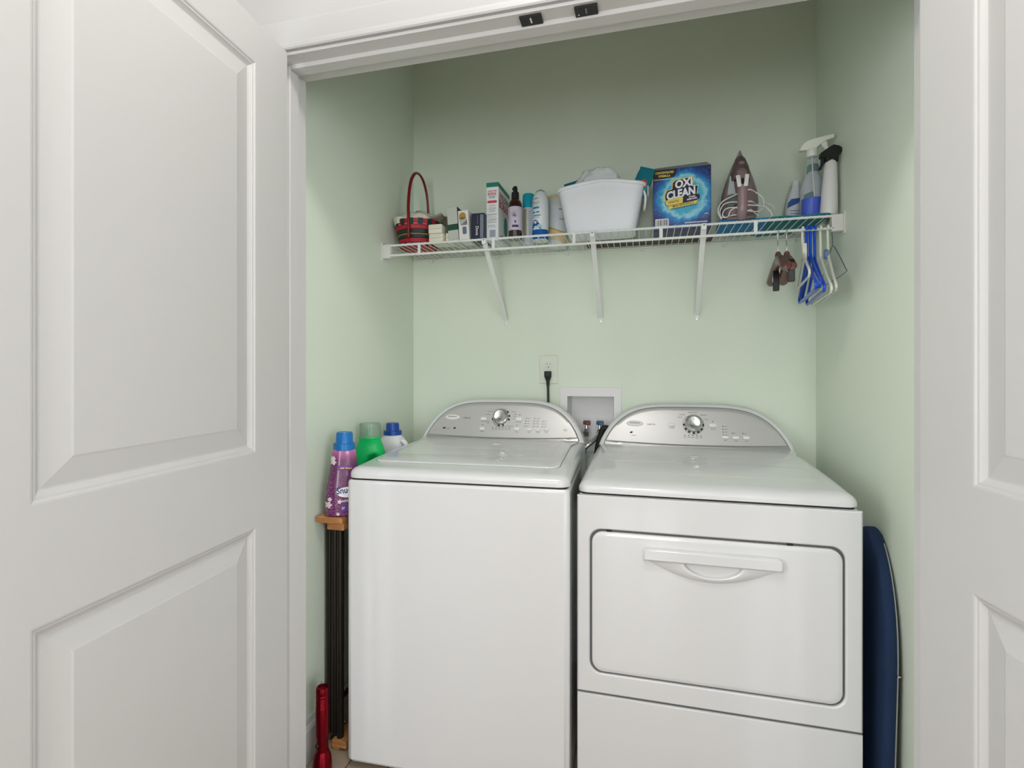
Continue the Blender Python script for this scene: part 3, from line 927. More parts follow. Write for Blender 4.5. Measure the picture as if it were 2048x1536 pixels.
obj('handle', tube(spline(hp, 6), .0066, 12, flat=.8), M_REDWOOD, bk)
M_CREAM = mat('cream_linen', (212, 212, 194), .85, var=.04, vscale=60, bump=.3, bscale=400)
M_TAUPE = mat('taupe_knit', (142, 136, 122), .9, var=.08, vscale=60, bump=.4, bscale=400)
o = obj('linen_napkin', crumple(.091, .088, .054, 3, n=44, m=20, amp=.013, fr=26, skirt=.020), M_CREAM, None, (-.946, 2.038, ST + BH - .014))
tag(o, 'cream linen napkin bunched up inside the red basket', 'napkin')
def sheet(pts_fn, n, m, th):
    top = [[Vector(pts_fn(i / n, j / m)) for i in range(n + 1)] for j in range(m + 1)]
    V = [p for r in top for p in r] + [p - Vector((0, 0, th)) for r in top for p in r]
    k = (n + 1) * (m + 1)
    F = []
    for j in range(m):
        for i in range(n):
            a = j * (n + 1) + i
            F.append((a, a + 1, a + n + 2, a + n + 1))
            F.append((k + a, k + a + n + 1, k + a + n + 2, k + a + 1))
    edge = [i for i in range(n + 1)] + [j * (n + 1) + n for j in range(1, m + 1)] + [m * (n + 1) + i for i in range(n - 1, -1, -1)] + [j * (n + 1) for j in range(m - 1, 0, -1)]
    for a, b in zip(edge, edge[1:] + edge[:1]):
        F.append((a, k + a, k + b, b))
    return V, F
o = obj('knit_cloth', sheet(lambda u, v: (-.930 + .115 * u + .02 * v, 1.985 + .13 * v, ST + BH + .030 + .012 * sin(u * 6 + 1.2) + .006 * sin(v * 9 + u * 3) - .016 * u), 16, 10, .009), M_TAUPE)
tag(o, 'wavy taupe cloth lying on the napkin in the red basket', 'cloth')

# soap bars
M_SOAP = mat('cream_soap_carton', (226, 224, 206), .5, var=.02)
def soap(x0, x1, y0, y1, z, h, label, rz=0):
    t = thing('soap_bar', label, 'soap', ((x0 + x1) / 2, (y0 + y1) / 2, z), (0, 0, rz), 'cream soap bars beside the basket')
    w, d = (x1 - x0) / 2, (y1 - y0) / 2
    obj('carton', rbox(-w, w, -d, d, 0, h, .004, 3), M_SOAP, t)
    obj('end_flap', box(-w + .004, w - .004, -d - .0005, -d + .002, h * .45, h * .52), mat('carton_fold', (196, 193, 176), .6, var=.02), t)
soap(-.851, -.789, 1.938, 2.03, ST, .036, 'cream soap bar on the shelf, lowest of the stack beside the basket')
soap(-.853, -.794, 1.936, 2.025, ST + .0365, .037, 'cream soap bar on top of the stack beside the basket', .02)
soap(-.785, -.765, 1.955, 2.035, ST, .040, 'narrow cream soap bar right of the soap stack')

# small cartons
M_CARTW = mat('white_carton', (226, 227, 222), .45, var=.015)
M_CARTG = mat('pale_grey_carton', (190, 196, 188), .45, var=.02)
M_DKGREEN = mat('dark_green_print', (24, 74, 54), .5, var=.03)
M_BROWN = mat('dark_brown_carton_side', (54, 46, 40), .5, var=.05)
c1 = thing('soap_carton', 'pale grey carton with dark green band, leaning left of the sun logo carton', 'carton', (-.745, 2.0, ST), (0, radians(-4.0), 0))
obj('carton_body', rbox(-.022, .022, -.055, .055, 0, .140, .001, 1), M_CARTG, c1)
printed('green_band', box(-.0224, .0224, -.0556, .0556, .046, .070), M_DKGREEN, c1)
printed('dark_side', box(.0221, .0226, -.054, .054, .002, .139), M_BROWN, c1)
c2 = thing('soap_carton', 'white carton with gold sun and striped logo', 'carton', (-.698, 1.985, ST), (0, radians(-3.2), 0))
obj('carton_body', rbox(-.0215, .0215, -.045, .045, 0, .121, .001, 1), M_CARTW, c2)
fy = -.0456
M_GOLDP = mat('gold_print', (176, 140, 72), .4, var=.05)
M_NAVYP = mat('navy_print', (28, 32, 62), .5, var=.03)
printed('sun_logo', polypatch([(.0145 * cos(a), .0145 * sin(a)) for a in [2 * pi * i / 24 for i in range(24)]], flat_front(-.003, fy, .0985)), M_GOLDP, c2)
for k in range(5):
    printed('logo_stripe', polypatch([(1.3 * p_, 1.3 * q_) for p_, q_ in [(-.013 + .0045 * k, .006), (-.0108 + .0045 * k, .006), (-.0078 + .0045 * k, -.016 + .0032 * k), (.012, -.016 + .0032 * k), (.012, -.0182 + .0032 * k), (-.0085 + .0045 * k, -.0182 + .0032 * k)]], flat_front(0, fy - .0004, .086)), mat('logo_dark_green', (30, 44, 42), .5, var=0), c2)
printed('oval_mark', polypatch(rr2(.017, .030, .005), flat_front(.003, fy - .0002, .040)), mat('slate_blue_print', (96, 112, 138), .5, var=.05), c2)
c3 = thing('soap_carton', 'dark navy carton with sideways white lettering', 'carton', (-.645, 2.0, ST))
obj('carton_body', rbox(-.027, .027, -.05, .05, 0, .108, .001, 1), mat('navy_carton', (34, 38, 62), .4, var=.05), c3)
printed('grey_column', polypatch(rr2(.014, .094, .001, 1), flat_front(.0165, -.0505, .055)), mat('grey_blue_print', (118, 124, 140), .5, var=.25, vscale=180), c3)
lettering('Dove', .036, .012, flat_front(-.003, -.0506, .038), M_WPLASTIC, c3, rot=-pi / 2, bold=.02)
printed('fine_line', polypatch(rr2(.0018, .036, .0004, 1), flat_front(-.001, -.0506, .082)), M_GREYINK, c3)

# borax box
M_TEALG = mat('teal_green_print', (28, 122, 104), .5, var=.03)
M_REDP = mat('red_print', (204, 60, 72), .5, var=.03)
bx = thing('borax_box', 'tall white borax box with green top band and red lettering', 'box', (-.592, 1.975, ST), (0, 0, 0))
obj('box_body', rbox(-.025, .025, 0, .172, 0, .234, .001, 1), mat('cool_white_carton', (224, 230, 232), .45, var=.015), bx)
printed('green_top_band', box(-.0253, .0253, -.0003, .1723, .216, .2343), M_TEALG, bx)
ff = lambda cx, cz: flat_front(cx, -.0007, cz)
lettering('20 MULE TEAM', .036, .006, ff(-.001, .200), M_REDP, bx, bold=.02)
lettering('BORAX', .036, .011, ff(-.001, .189), M_REDP, bx, bold=.03)
lettering('DETERGENT', .030, .004, ff(-.001, .179), M_INK, bx, bold=.015)
lettering('BOOSTER', .025, .004, ff(-.001, .173), M_INK, bx, bold=.015)
printed('red_pill', polypatch(rr2(.040, .010, .0048), ff(-.001, .157)), M_REDP, bx)
random.seed(3)
for k, z in enumerate([.142, .133, .128, .123, .118, .108, .104, .096, .088, .084, .079, .074, .062, .056]):
    printed('text_line', polypatch(rr2(random.uniform(.024, .040), .0013, .0003, 1), ff(-.001 + random.uniform(-.003, .003), z)), M_GREYINK if k % 4 else M_NAVYP, bx)
printed('barcode', polypatch(rr2(.024, .028, .0005, 1), ff(.001, .030)), mat('grey_barcode', (150, 160, 172), .5, var=.3, vscale=300), bx)
sf = lambda y, z: (lambda u, v: (.0258, y + u, z + v))          # right side face, text runs to the back
lettering('20 MULE TEAM', .130, .018, sf(.080, .192), M_REDP, bx, bold=.02)
lettering('BORAX', .140, .036, sf(.082, .154), M_REDP, bx, bold=.03)
printed('oval_picture', polypatch([(.028 * cos(a), .042 * sin(a)) for a in [2 * pi * i / 24 for i in range(24)]], sf(.110, .080)), mat('green_blue_oval', (70, 128, 120), .5, var=.3, vscale=30), bx)
printed('side_band', polypatch(rr2(.150, .004, .001, 1), sf(.085, .178)), M_TEALG, bx)
printed('side_band', polypatch([(-.03, -.012), (.05, .006), (.05, .012), (-.03, -.004)], sf(.060, .030)), M_GREYINK, bx)

# lavender spray bottle
lv = thing('mist_bottle', 'dark brown spray bottle with lavender label and black pump', 'bottle', (-.500, 1.985, ST))
obj('bottle_body', lathe([(.024, 0), (.027, .004), (.027, .130), (.0262, .142), (.022, .153), (.0145, .160), (.0135, .166)], 32), mat('dark_amber_glass', (46, 22, 16), .12, var=.05, coat=.5), lv)
obj('label', lathe([(.0272, .034), (.0276, .035), (.0276, .126), (.0272, .127)], 40), mat('lavender_label', (196, 188, 208), .5, var=.14, vscale=55), lv)
obj('pump', lathe([(.0155, .162), (.0155, .166), (.0150, .186), (.0145, .188), (.0095, .189), (.0095, .203), (.008, .206), (.008, .212), (.003, .2135)], 24), M_BLACK, lv)
obj('nozzle', rbox(-.010, .002, -.012, -.004, .197, .205, .001, 1), M_BLACK, lv)
mc = on_cyl(.0279, .25, 0)
def cm(z, a=.25, R=.0279):
    return on_cyl(R, a, z)
M_LILAC = mat('grey_lilac_print', (116, 114, 140), .5, var=.1, vscale=80)
for k in range(7):
    a = radians(-62 + 20 * k)
    printed('leaf_print', fan([(0, .0), (.010 * cos(a + pi / 2) * .35 + .018 * sin(a) * .5, .018 * cos(a) * .5 + .010 * sin(a + pi / 2) * .2), (.030 * sin(a), .030 * cos(a)), (.018 * sin(a) * .5 - .003, .018 * cos(a) * .5)], cm(.084)), mat('grey_green_print', (112, 120, 124), .5, var=.1, vscale=80), lv)
printed('flower_print', fan([(.004 * cos(q), .006 * sin(q)) for q in [2 * pi * i / 10 for i in range(10)]], cm(.066)), mat('purple_print', (104, 74, 120), .5, var=.1), lv)
printed('name_band', patch(.026, .009, cm(.049), 6), mat('deep_purple_print', (62, 46, 84), .5, var=.1), lv)

# teal capped aerosol
ta = thing('aerosol_can', 'slim white aerosol can with turquoise cap', 'spray can', (-.468, 2.085, ST))
obj('can_body', lathe([(.023, 0), (.025, .003), (.025, .150), (.022, .156)], 32), mat('pale_blue_white_print', (206, 218, 226), .35, var=.12, vscale=70), ta)
obj('cap', lathe([(.0248, .152), (.0250, .154), (.0245, .206), (.022, .211), (0, .212)], 32), mat('turquoise_plastic', (20, 164, 188), .35, var=.03), ta)
printed('tan_label_strip', patch(.014, .120, on_cyl(.0254, -.40, .085), 4), mat('tan_print', (170, 158, 130), .5, var=.2, vscale=120), ta)
for k in range(12):
    printed('text_line', patch(random.uniform(.008, .016), .0016, on_cyl(.0256, .35, .030 + .0095 * k), 4), M_LILAC, ta)

# starch spray can
sc_ = thing('starch_can', 'white and blue spray starch can with bare nozzle', 'spray can', (-.407, 2.03, ST))
obj('can_body', lathe([(.031, 0), (.033, .003), (.033, .158), (.0315, .168), (.027, .182), (.0205, .193), (.0175, .197)], 36), mat('white_can_lacquer', (214, 222, 224), .25, var=.01), sc_)
obj('valve_rim', lathe([(.0178, .195), (.0182, .198), (.016, .2005), (.010, .199)], 28), M_GREYINK, sc_)
nz_ = obj('nozzle', lathe([(.0062, .197), (.0062, .210), (.005, .2135), (0, .214)], 18), M_WPLASTIC, sc_)
obj('spray_hole', xf(lathe([(.0016, 0), (.0016, .0008)], 10), Matrix.Translation((0, -.0063, .2065)) @ Matrix.Rotation(radians(90), 4, 'X')), M_INK, nz_)
M_BLUEP = mat('royal_blue_print', (22, 92, 172), .3, var=.05)
M_TEALP = mat('teal_print', (38, 134, 168), .4, var=.03)
obj('blue_base', lathe([(.0312, .0015), (.0332, .003), (.0333, .040), (.0331, .0405)], 40), M_BLUEP, sc_)
sm = lambda z, a=-.35: on_cyl(.0335, a, z)
printed('shirt_picture', fan([(-.024, -.012), (.022, -.012), (.016, .010), (.004, .026), (-.004, .030), (-.012, .027), (-.020, .012)], sm(.050)), M_BLUEP, sc_)
printed('shirt_collar', fan([(-.008, .002), (.0, -.006), (.008, .002), (.003, .006), (-.004, .006)], on_cyl(.0338, -.45, .068)), M_WPLASTIC, sc_)
printed('iron_picture', fan([(-.012, -.008), (.013, -.006), (.014, .002), (.004, .008), (-.006, .007)], on_cyl(.0338, .05, .052)), mat('pale_teal_print', (160, 206, 208), .4, var=.05), sc_)
lettering('Faultless', .024, .007, sm(.164, -.42), M_GREYINK, sc_, rot=.08)
lettering('Magic', .034, .020, sm(.146, -.40), M_GREYINK, sc_, rot=.06, bold=-.01)
printed('teal_band', patch(.030, .008, sm(.127, -.40), 8), M_TEALP, sc_)
for u_ in (-.010, .008):
    printed('teal_word_mark', patch(.013, .006, on_cyl(.0336, -.36 + u_ / .0336, .109), 4), M_TEALP, sc_)
printed('teal_rule', patch(.036, .004, sm(.096, -.30), 8), M_TEALP, sc_)
printed('fine_rule', patch(.030, .0016, sm(.088, -.36), 8), M_GREYINK, sc_)

# wipes canister
wc = thing('wipes_canister', 'white canister with tan lid and gold wave, half behind the tub', 'canister', (-.360, 2.152, ST))
obj('canister_body', lathe([(.041, 0), (.043, .003), (.043, .168), (.0425, .170)], 36), mat('white_canister', (216, 222, 228), .35, var=.015), wc)
obj('lid_band', lathe([(.0428, .169), (.0436, .170), (.0436, .196), (.0430, .197)], 36), mat('translucent_white_lid', (206, 212, 210), .4, var=.02), wc)
obj('lid', lathe([(.0434, .196), (.0438, .198), (.0434, .208), (.040, .2115), (0, .212)], 36), mat('tan_plastic', (206, 188, 150), .45, var=.03), wc)
def wave(z0, amp, h, R, m_, nm):
    V, F = [], []
    nn = 40
    for i in range(nn + 1):
        a = -1.5 + 3.0 * i / nn
        zc_ = z0 + amp * cos(a * 1.5 + 1.7)
        for dz in (0, h):
            V.append((R * sin(a), -R * cos(a), max(.002, zc_ - dz)))
    for i in range(nn):
        F.append((2 * i, 2 * i + 2, 2 * i + 3, 2 * i + 1))
    printed(nm, (V, F), m_, wc)
wave(.068, .012, .045, .0433, mat('pale_gold_print', (224, 206, 158), .4, var=.06), 'gold_field')
wave(.070, .012, .006, .0436, mat('gold_wave_print', (206, 164, 84), .4, var=.05), 'gold_wave')
printed('gold_mark', patch(.014, .005, on_cyl(.0436, .50, .150), 4), M_GOLDP, wc)
lettering('Fresh', .020, .009, on_cyl(.0436, .66, .110), M_NAVYP, wc)

# white tub with contents
M_TUB = mat('white_tub_plastic', (226, 231, 238), .42, var=.008, sss=.0)
tub = thing('plastic_tub', 'white rectangular plastic tub holding bags on the shelf', 'tub', (-.162, 2.016, ST))
TW, TD, TH = .130, .068, .178
def tring(ox, oy, z, r, wav=0):
    out = []
    for (x, y, _) in rring(TW + ox, TD + oy, r, 0, 6):
        # the rim dips to the corners and rises at the middle of each long side
        out.append((x, y, z + wav * (cos(min(1, abs(x) / (TW + ox)) * pi / 1.0) * .5 + .5 - .35)))
    return out
def dens(ring, k=5):
    out = []
    n_ = len(ring)
    for i in range(n_):
        a, b = Vector(ring[i]), Vector(ring[(i + 1) % n_])
        for q in range(k):
            out.append(tuple(a.lerp(b, q / k)))
    return out
def tr(ox, oy, z, r, wav=0):
    pts = dens([(p[0], p[1], 0) for p in rring(TW + ox, TD + oy, r, 0, 4)], 4)
    return [(x, y, z + wav * ((cos(min(1, abs(x) / (TW + ox)) * pi) + 1) * .5 - .25)) for x, y, _ in pts]
obj('tub_body', loft([tr(-.012, -.012, 0, .022), tr(-.003, -.003, .004, .026), tr(.0, .0, .014, .028), tr(.028, .014, TH - .014, .034, .020), tr(.028, .014, TH - .0115, .034, .020),
    tr(.034, .020, TH - .0125, .036, .020), tr(.037, .023, TH - .009, .037, .020), tr(.037, .023, TH - .003, .037, .020), tr(.034, .020, TH, .036, .020), tr(.026, .012, TH - .001, .033, .020), tr(-.003, -.003, .018, .026), tr(-.01, -.01, .008, .022)]), M_TUB, tub, smooth=40)
hg = tube(spline([(.152, -.045, TH - .014), (.164, -.042, TH - .05), (.161, -.018, TH - .085), (.159, .016, TH - .085), (.164, .040, TH - .05), (.152, .045, TH - .014)], 5), .0045, 8)
obj('side_handle', hg, M_TUB, tub)
M_FILM = mat('frosted_white_film', (226, 232, 234), .3, var=.05, vscale=40, bump=.6, bscale=90)
o = obj('plastic_bag', crumple(.112, .054, .156, 11, n=44, m=26, amp=.020, fr=20), M_FILM, None, (-.182, 2.018, ST + .112))
tag(o, 'crumpled frosted white plastic bag bulging out of the tub', 'bag')
wp = thing('wipes_packet', 'teal wipes packet with orange patch leaning out of the tub', 'packet', (-.026, 1.985, ST + .136), (radians(-4), radians(20), radians(-8)))
M_TEALF = mat('teal_foil', (16, 120, 138), .25, var=.06, vscale=30, coat=.3)
obj('packet_body', loft([[(sx_ * p[0] * 1, p[1] * sy_, z) for p in rr2(1, 1, .35, 4)] for sx_, sy_, z in ((.056, .008, 0), (.060, .034, .012), (.062, .040, .045), (.060, .036, .080), (.056, .006, .098), (.060, .003, .108))]), M_TEALF, wp)
printed('orange_patch', polypatch([(.015 * cos(a), .017 * sin(a)) for a in [2 * pi * i / 18 for i in range(18)]], lambda u, v: (.008 + u, -.0212, .040 + v)), mat('orange_print', (196, 78, 44), .4, var=.08), wp)
obj('resealable_lid', xf(rbox(-.020, .020, -.016, .016, 0, .008, .004, 3), Matrix.Translation((.030, -.004, .020)) @ Matrix.Rotation(radians(70), 4, 'Y')), mat('grey_white_plastic', (170, 182, 182), .4, var=.02), wp)
tb = thing('foil_packet', 'corner of a dark teal foil packet sticking out at the left of the tub', 'packet', (-.258, 1.990, ST + .135), (0, radians(-14), radians(4)))
obj('packet_body', loft([[(p[0] * .062, p[1] * d, z) for p in rr2(1, 1, .3, 3)] for d, z in ((.018, 0), (.022, .030), (.012, .062), (.004, .072))]), mat('dark_teal_foil', (18, 96, 118), .3, var=.06, coat=.3), tb)
obj('crimped_edge', rbox(-.029, .029, -.0015, .0015, .070, .078, .0006, 1), mat('dark_teal_foil', (18, 96, 118)), tb)

# oxygen bleach box
def oxi_mat():
    m = bpy.data.materials.new('swirled_blue_print')
    m.use_nodes = True
    nt = m.node_tree
    b = nt.nodes['Principled BSDF']
    tc = nt.nodes.new('ShaderNodeTexCoord')
    mp = nt.nodes.new('ShaderNodeMapping')
    mp.vector_type = 'POINT'
    mp.inputs['Location'].default_value = (-.006, 0, -.125)
    L = nt.nodes.new('ShaderNodeVectorMath'); L.operation = 'MULTIPLY'
    L.inputs[1].default_value = (1.0, 0, 1.05)
    ln = nt.nodes.new('ShaderNodeVectorMath'); ln.operation = 'LENGTH'
    nz = nt.nodes.new('ShaderNodeTexNoise'); nz.inputs['Scale'].default_value = 26; nz.inputs['Detail'].default_value = 5; nz.inputs['Distortion'].default_value = 1.2
    ad = nt.nodes.new('ShaderNodeMath'); ad.operation = 'MULTIPLY_ADD'
    ad.inputs[1].default_value = .045
    cr = nt.nodes.new('ShaderNodeValToRGB')
    e = cr.color_ramp.elements
    e[0].position = 0.0; e[0].color = (*lin((120, 190, 205)), 1)
    e[1].position = 1.0; e[1].color = (*lin((24, 36, 92)), 1)
    for p, c in ((.40, (70, 176, 206)), (.56, (58, 172, 212)), (.66, (150, 214, 226)), (.72, (34, 150, 206)), (.80, (22, 108, 184)), (.90, (20, 62, 136))):
        k = e.new(p); k.color = (*lin(c), 1)
    sc = nt.nodes.new('ShaderNodeMath'); sc.operation = 'MULTIPLY'; sc.inputs[1].default_value = 6.7
    vo = nt.nodes.new('ShaderNodeTexVoronoi'); vo.inputs['Scale'].default_value = 150
    vr = nt.nodes.new('ShaderNodeValToRGB')
    vr.color_ramp.elements[0].position = .10; vr.color_ramp.elements[0].color = (1, 1, 1, 1)
    vr.color_ramp.elements[1].position = .22; vr.color_ramp.elements[1].color = (0, 0, 0, 1)
    mx = nt.nodes.new('ShaderNodeMix'); mx.data_type = 'RGBA'; mx.blend_type = 'SCREEN'; mx.inputs[0].default_value = .32
    nt.links.new(tc.outputs['Object'], mp.inputs['Vector'])
    nt.links.new(mp.outputs[0], L.inputs[0]); nt.links.new(L.outputs[0], ln.inputs[0])
    nt.links.new(tc.outputs['Object'], nz.inputs['Vector'])
    nt.links.new(nz.outputs['Fac'], ad.inputs[0]); nt.links.new(ln.outputs['Value'], ad.inputs[2])
    nt.links.new(ad.outputs[0], sc.inputs[0]); nt.links.new(sc.outputs[0], cr.inputs[0])
    nt.links.new(tc.outputs['Object'], vo.inputs['Vector']); nt.links.new(vo.outputs['Distance'], vr.inputs[0])
    nt.links.new(cr.outputs[0], mx.inputs[6]); nt.links.new(vr.outputs[0], mx.inputs[7])
    nt.links.new(mx.outputs[2], b.inputs['Base Color'])
    b.inputs['Roughness'].default_value = .4
    return m
ox = thing('stain_remover_box', 'large blue stain remover box with white OXI CLEAN lettering', 'box', (.132, 2.0, ST), (0, 0, radians(-2)))
OW, OH, OD = .102, .232, .115
obj('box_body', rbox(-OW, OW, 0, OD, 0, OH, .001, 1), mat('navy_box_card', (38, 48, 92), .45, var=.04), ox)
printed('front_print', polypatch([(-OW + .001, .001), (OW - .001, .001), (OW - .001, OH - .001), (-OW + .001, OH - .001)], lambda u, v: (u, -.0004, v)), oxi_mat(), ox)
M_KRAFT = mat('grey_card_inside', (138, 146, 144), .7, var=.1, vscale=50)
obj('open_flap', ([(-OW, .001, OH), (OW, .001, OH), (OW - .014, .022, OH + .020), (-OW + .006, .020, OH + .014), (-OW, .003, OH - .001), (OW, .003, OH - .001), (OW - .014, .024, OH + .019), (-OW + .006, .022, OH + .013)],
    [(0, 1, 2, 3), (7, 6, 5, 4), (0, 4, 5, 1), (1, 5, 6, 2), (2, 6, 7, 3), (3, 7, 4, 0)]), M_KRAFT, ox, smooth=None)
of = lambda cx, cz, k=1: flat_front(cx, -.0008 - .0004 * k, cz)
TIL = radians(8)
printed('corner_tag', polypatch([(-.041, -.016), (.030, -.013), (.038, -.006), (.041, .004), (.041, .017), (-.041, .017)], of(-OW + .043, OH - .019)), M_INK, ox)
printed('corner_rule', polypatch(rr2(.072, .0022, .0005, 1), of(-OW + .037, OH - .038)), mat('yellow_print', (236, 214, 96), .45, var=.03), ox)
M_YEL = MATS['yellow_print']
lettering('CONCENTRATED', .066, .0085, of(-OW + .041, OH - .013, 2), M_YEL, ox, bold=.03)
lettering('FORMULA', .042, .0085, of(-OW + .041, OH - .0255, 2), M_YEL, ox, bold=.03)
M_NAVY2 = mat('dark_navy_print', (26, 28, 66), .45, var=.02)
printed('logo_outline', polypatch([(-.062, -.028), (.052, -.012), (.057, .022), (.036, .022), (.041, .056), (-.022, .050), (-.036, .040), (-.038, .016), (-.056, .012), (-.065, -.006)], of(.002, .140)), M_YEL, ox)
printed('logo_backing', polypatch([(-.059, -.025), (.050, -.010), (.054, .019), (.033, .019), (.038, .053), (-.021, .047), (-.033, .038), (-.035, .014), (-.053, .010), (-.061, -.006)], of(.002, .140, 2)), M_NAVY2, ox)
M_WP = mat('white_print', (238, 240, 242), .45, var=.01)
lettering('OXI', .064, .031, of(.008, .1735, 3), M_WP, ox, rot=TIL, bold=.045, shear=.15)
lettering('CLEAN', .104, .033, of(-.002, .1365, 3), M_WP, ox, rot=TIL, bold=.045, shear=.15)
def tilted(pts, cx, cz, k):
    c, s = cos(TIL), sin(TIL)
    return polypatch([(c * u - s * v, s * u + c * v) for u, v in pts], of(cx, cz, k))
printed('yellow_field', tilted([(-.052, -.011), (.046, -.011), (.058, .012), (-.050, .012)], .004, .099, 2), M_YEL, ox)
printed('slogan_pill_outline', tilted(rr2(.124, .0245, .0118, 6), .002, .1115, 3), M_NAVY2, ox)
printed('slogan_pill', tilted(rr2(.120, .0215, .0105, 6), .002, .1115, 4), M_YEL, ox)
printed('slogan_pill_end', tilted([(0.0, -.0112), (.048, -.0112), (.058, -.007), (.0612, 0), (.058, .007), (.048, .0112), (.004, .0112)], .002, .1115, 5), M_NAVY2, ox)
lettering('VERSATILE', .040, .0085, of(-.029, .1072, 6), M_NAVY2, ox, rot=TIL, shear=.1)
lettering('STAIN', .023, .0062, of(.036, .1205, 6), M_WP, ox, rot=TIL, bold=.03, shear=.1)
lettering('REMOVER', .036, .0062, of(.036, .1125, 6), M_WP, ox, rot=TIL, bold=.03, shear=.1)
lettering('MAX EFFICIENCY', .076, .007, of(.006, .0945, 6), M_NAVY2, ox, rot=TIL, bold=.01, shear=.1)
lettering('OUR STRONGEST FORMULA', .094, .0055, of(.008, .0855, 6), M_NAVY2, ox, rot=TIL, shear=.1)
printed('barcode_patch', polypatch(rr2(.048, .030, .002, 2), of(-.070, .032)), M_WP, ox)
random.seed(11)
xx = -.090
while xx < -.051:
    wd = random.choice((.0008, .0014, .0022))
    printed('barcode_bar', polypatch(rr2(wd, .022, .0001, 1), of(xx, .0325, 2)), M_INK, ox)
    xx += wd + random.choice((.0012, .0018, .0026))
for k, w_ in enumerate((.014, .020, .024, .028)):
    printed('text_line', polypatch(rr2(w_, .0022, .0005, 1), of(OW - .009 - w_ / 2, .055 - .005 * k)), M_WP if k == 0 else M_LILAC, ox)
printed('text_line', polypatch(rr2(.080, .005, .001, 1), of(.050, .026)), mat('pale_print', (186, 196, 206), .5, var=.25, vscale=260), ox)

# things lying flat on the shelf behind and under
o = obj('wooden_board', rbox(-.235, .262, 2.130, 2.200, ST, ST + .007, .001, 1), mat('dark_brown_wood', (58, 40, 32), .5, var=.25, vscale=20))
tag(o, 'thin dark brown board lying flat along the back of the shelf', 'board')
M_BLUEC = mat('bright_blue_cloth', (24, 118, 170), .7, var=.06, vscale=30)
M_TEALC = mat('teal_cloth', (20, 118, 130), .7, var=.08, vscale=30)
o = obj('folded_cloth', sheet(lambda u, v: (.252 + .165 * u + .01 * v, 1.932 + .225 * v - .02 * (1 - u) * v, ST + .0068 + .0012 * sin(u * pi) * (1 - .6 * v) + .0008 * sin(u * 14 + v * 5)), 24, 14, .0058), M_BLUEC)
tag(o, 'bright blue folded cloth lying under the standing iron', 'cloth')
o = obj('folded_cloth', sheet(lambda u, v: (.4225 + .180 * u, 1.930 + .262 * v - .03 * u * v, ST + .0072 + .0012 * sin(u * 9) + .001 * sin(v * 8)), 20, 14, .0048), M_TEALC)
tag(o, 'teal folded cloth lying under the spray bottles', 'cloth')

# steam iron standing on its heel
ir = thing('steam_iron', 'mauve brown steam iron standing upright on its heel', 'iron', (.334, 2.03, ST + .0165), (radians(3), 0, radians(-6)))
def iw(z):   # half width of the sole outline
    tab = [(0, .050), (.03, .060), (.07, .064), (.11, .059), (.15, .048), (.19, .033), (.22, .019), (.245, .007), (.258, .001)]
    for (a, wa), (b, wb) in zip(tab, tab[1:]):
        if z <= b:
            return wa + (wb - wa) * (z - a) / (b - a)
    return .001
zs_ = [0, .015, .03, .05, .07, .09, .11, .13, .15, .17, .19, .205, .22, .235, .245, .252, .258]
def sole(k, y, dz=0, kz=1.0):
    r = [(iw(z) * k, y, z * kz + dz) for z in zs_]
    l = [(-iw(z) * k, y, z * kz + dz) for z in reversed(zs_)]
    return r + l
M_MAUVE = mat('mauve_plastic', (138, 116, 120), .32, var=.06, vscale=20, coat=.3)
M_DMAUVE = mat('dark_mauve_plastic', (90, 74, 72), .35, var=.06, coat=.2)
M_IRONM = mat('grey_iron_trim', (122, 124, 122), .35, metal=.3, var=.04)
obj('soleplate', loft([sole(1, .012), sole(1.0, .002), sole(.98, 0)]), M_STEEL, ir)
obj('skirt', loft([sole(.985, 0), sole(.985, -.012), sole(.96, -.020)]), mat('charcoal_skirt', (62, 66, 64), .4, var=.04), ir)
obj('water_tank', loft([sole(.95, -.018), sole(.91, -.034, .003, .97), sole(.80, -.050, .006, .93), sole(.62, -.062, .010, .88), sole(.40, -.068, .014, .82)]), M_MAUVE, ir, smooth=60)
def nosew(k, y, z0, z1):
    return [(p * k, y, z0 + (z1 - z0) * q) for p, q in ((.032, 0), (.034, .25), (.028, .55), (.016, .85), (0, 1), (-.016, .85), (-.028, .55), (-.034, .25), (-.032, 0))]
obj('nose_cover', loft([nosew(1, -.045, .135, .236), nosew(.95, -.066, .135, .226), nosew(.75, -.080, .138, .205), nosew(.5, -.086, .142, .19)]), M_DMAUVE, ir, smooth=60)
obj('spray_button', xf(lathe([(.010, 0), (.0095, .006), (.007, .0085), (0, .009)], 20, 1, .7), Matrix.Translation((.003, -.078, .192)) @ Matrix.Rotation(radians(70), 4, 'X')), M_MAUVE, ir)
obj('spray_nozzle', xf(lathe([(.004, 0), (.003, .010)], 12), Matrix.Translation((0, -.050, .226)) @ Matrix.Rotation(radians(60), 4, 'X')), M_STEEL, ir)
hpts = spline([(0, -.070, .160), (.002, -.092, .155), (.003, -.112, .135), (.004, -.120, .10), (.004, -.120, .05), (.003, -.116, .018), (.002, -.100, .004)], 6)
obj('handle', tube(hpts, [.018 - .002 * sin(i / (len(hpts) - 1) * pi) for i in range(len(hpts))], 16), M_MAUVE, ir, smooth=60)
for s in (-1, 1):
    obj('white_button', xf(rbox(-.0068, .0068, -.002, .003, -.022, .022, .002, 2), Matrix.Translation((.003 + s * .0120, -.1335, .118)) @ Matrix.Rotation(radians(-14), 4, 'X') @ Matrix.Rotation(radians(s * 7), 4, 'Y')), M_WPLASTIC, ir)
obj('slider', xf(rbox(-.0042, .0042, -.002, .003, -.010, .010, .001, 1), Matrix.Translation((.003, -.1365, .116)) @ Matrix.Rotation(radians(-14), 4, 'X')), M_BLACK, ir)
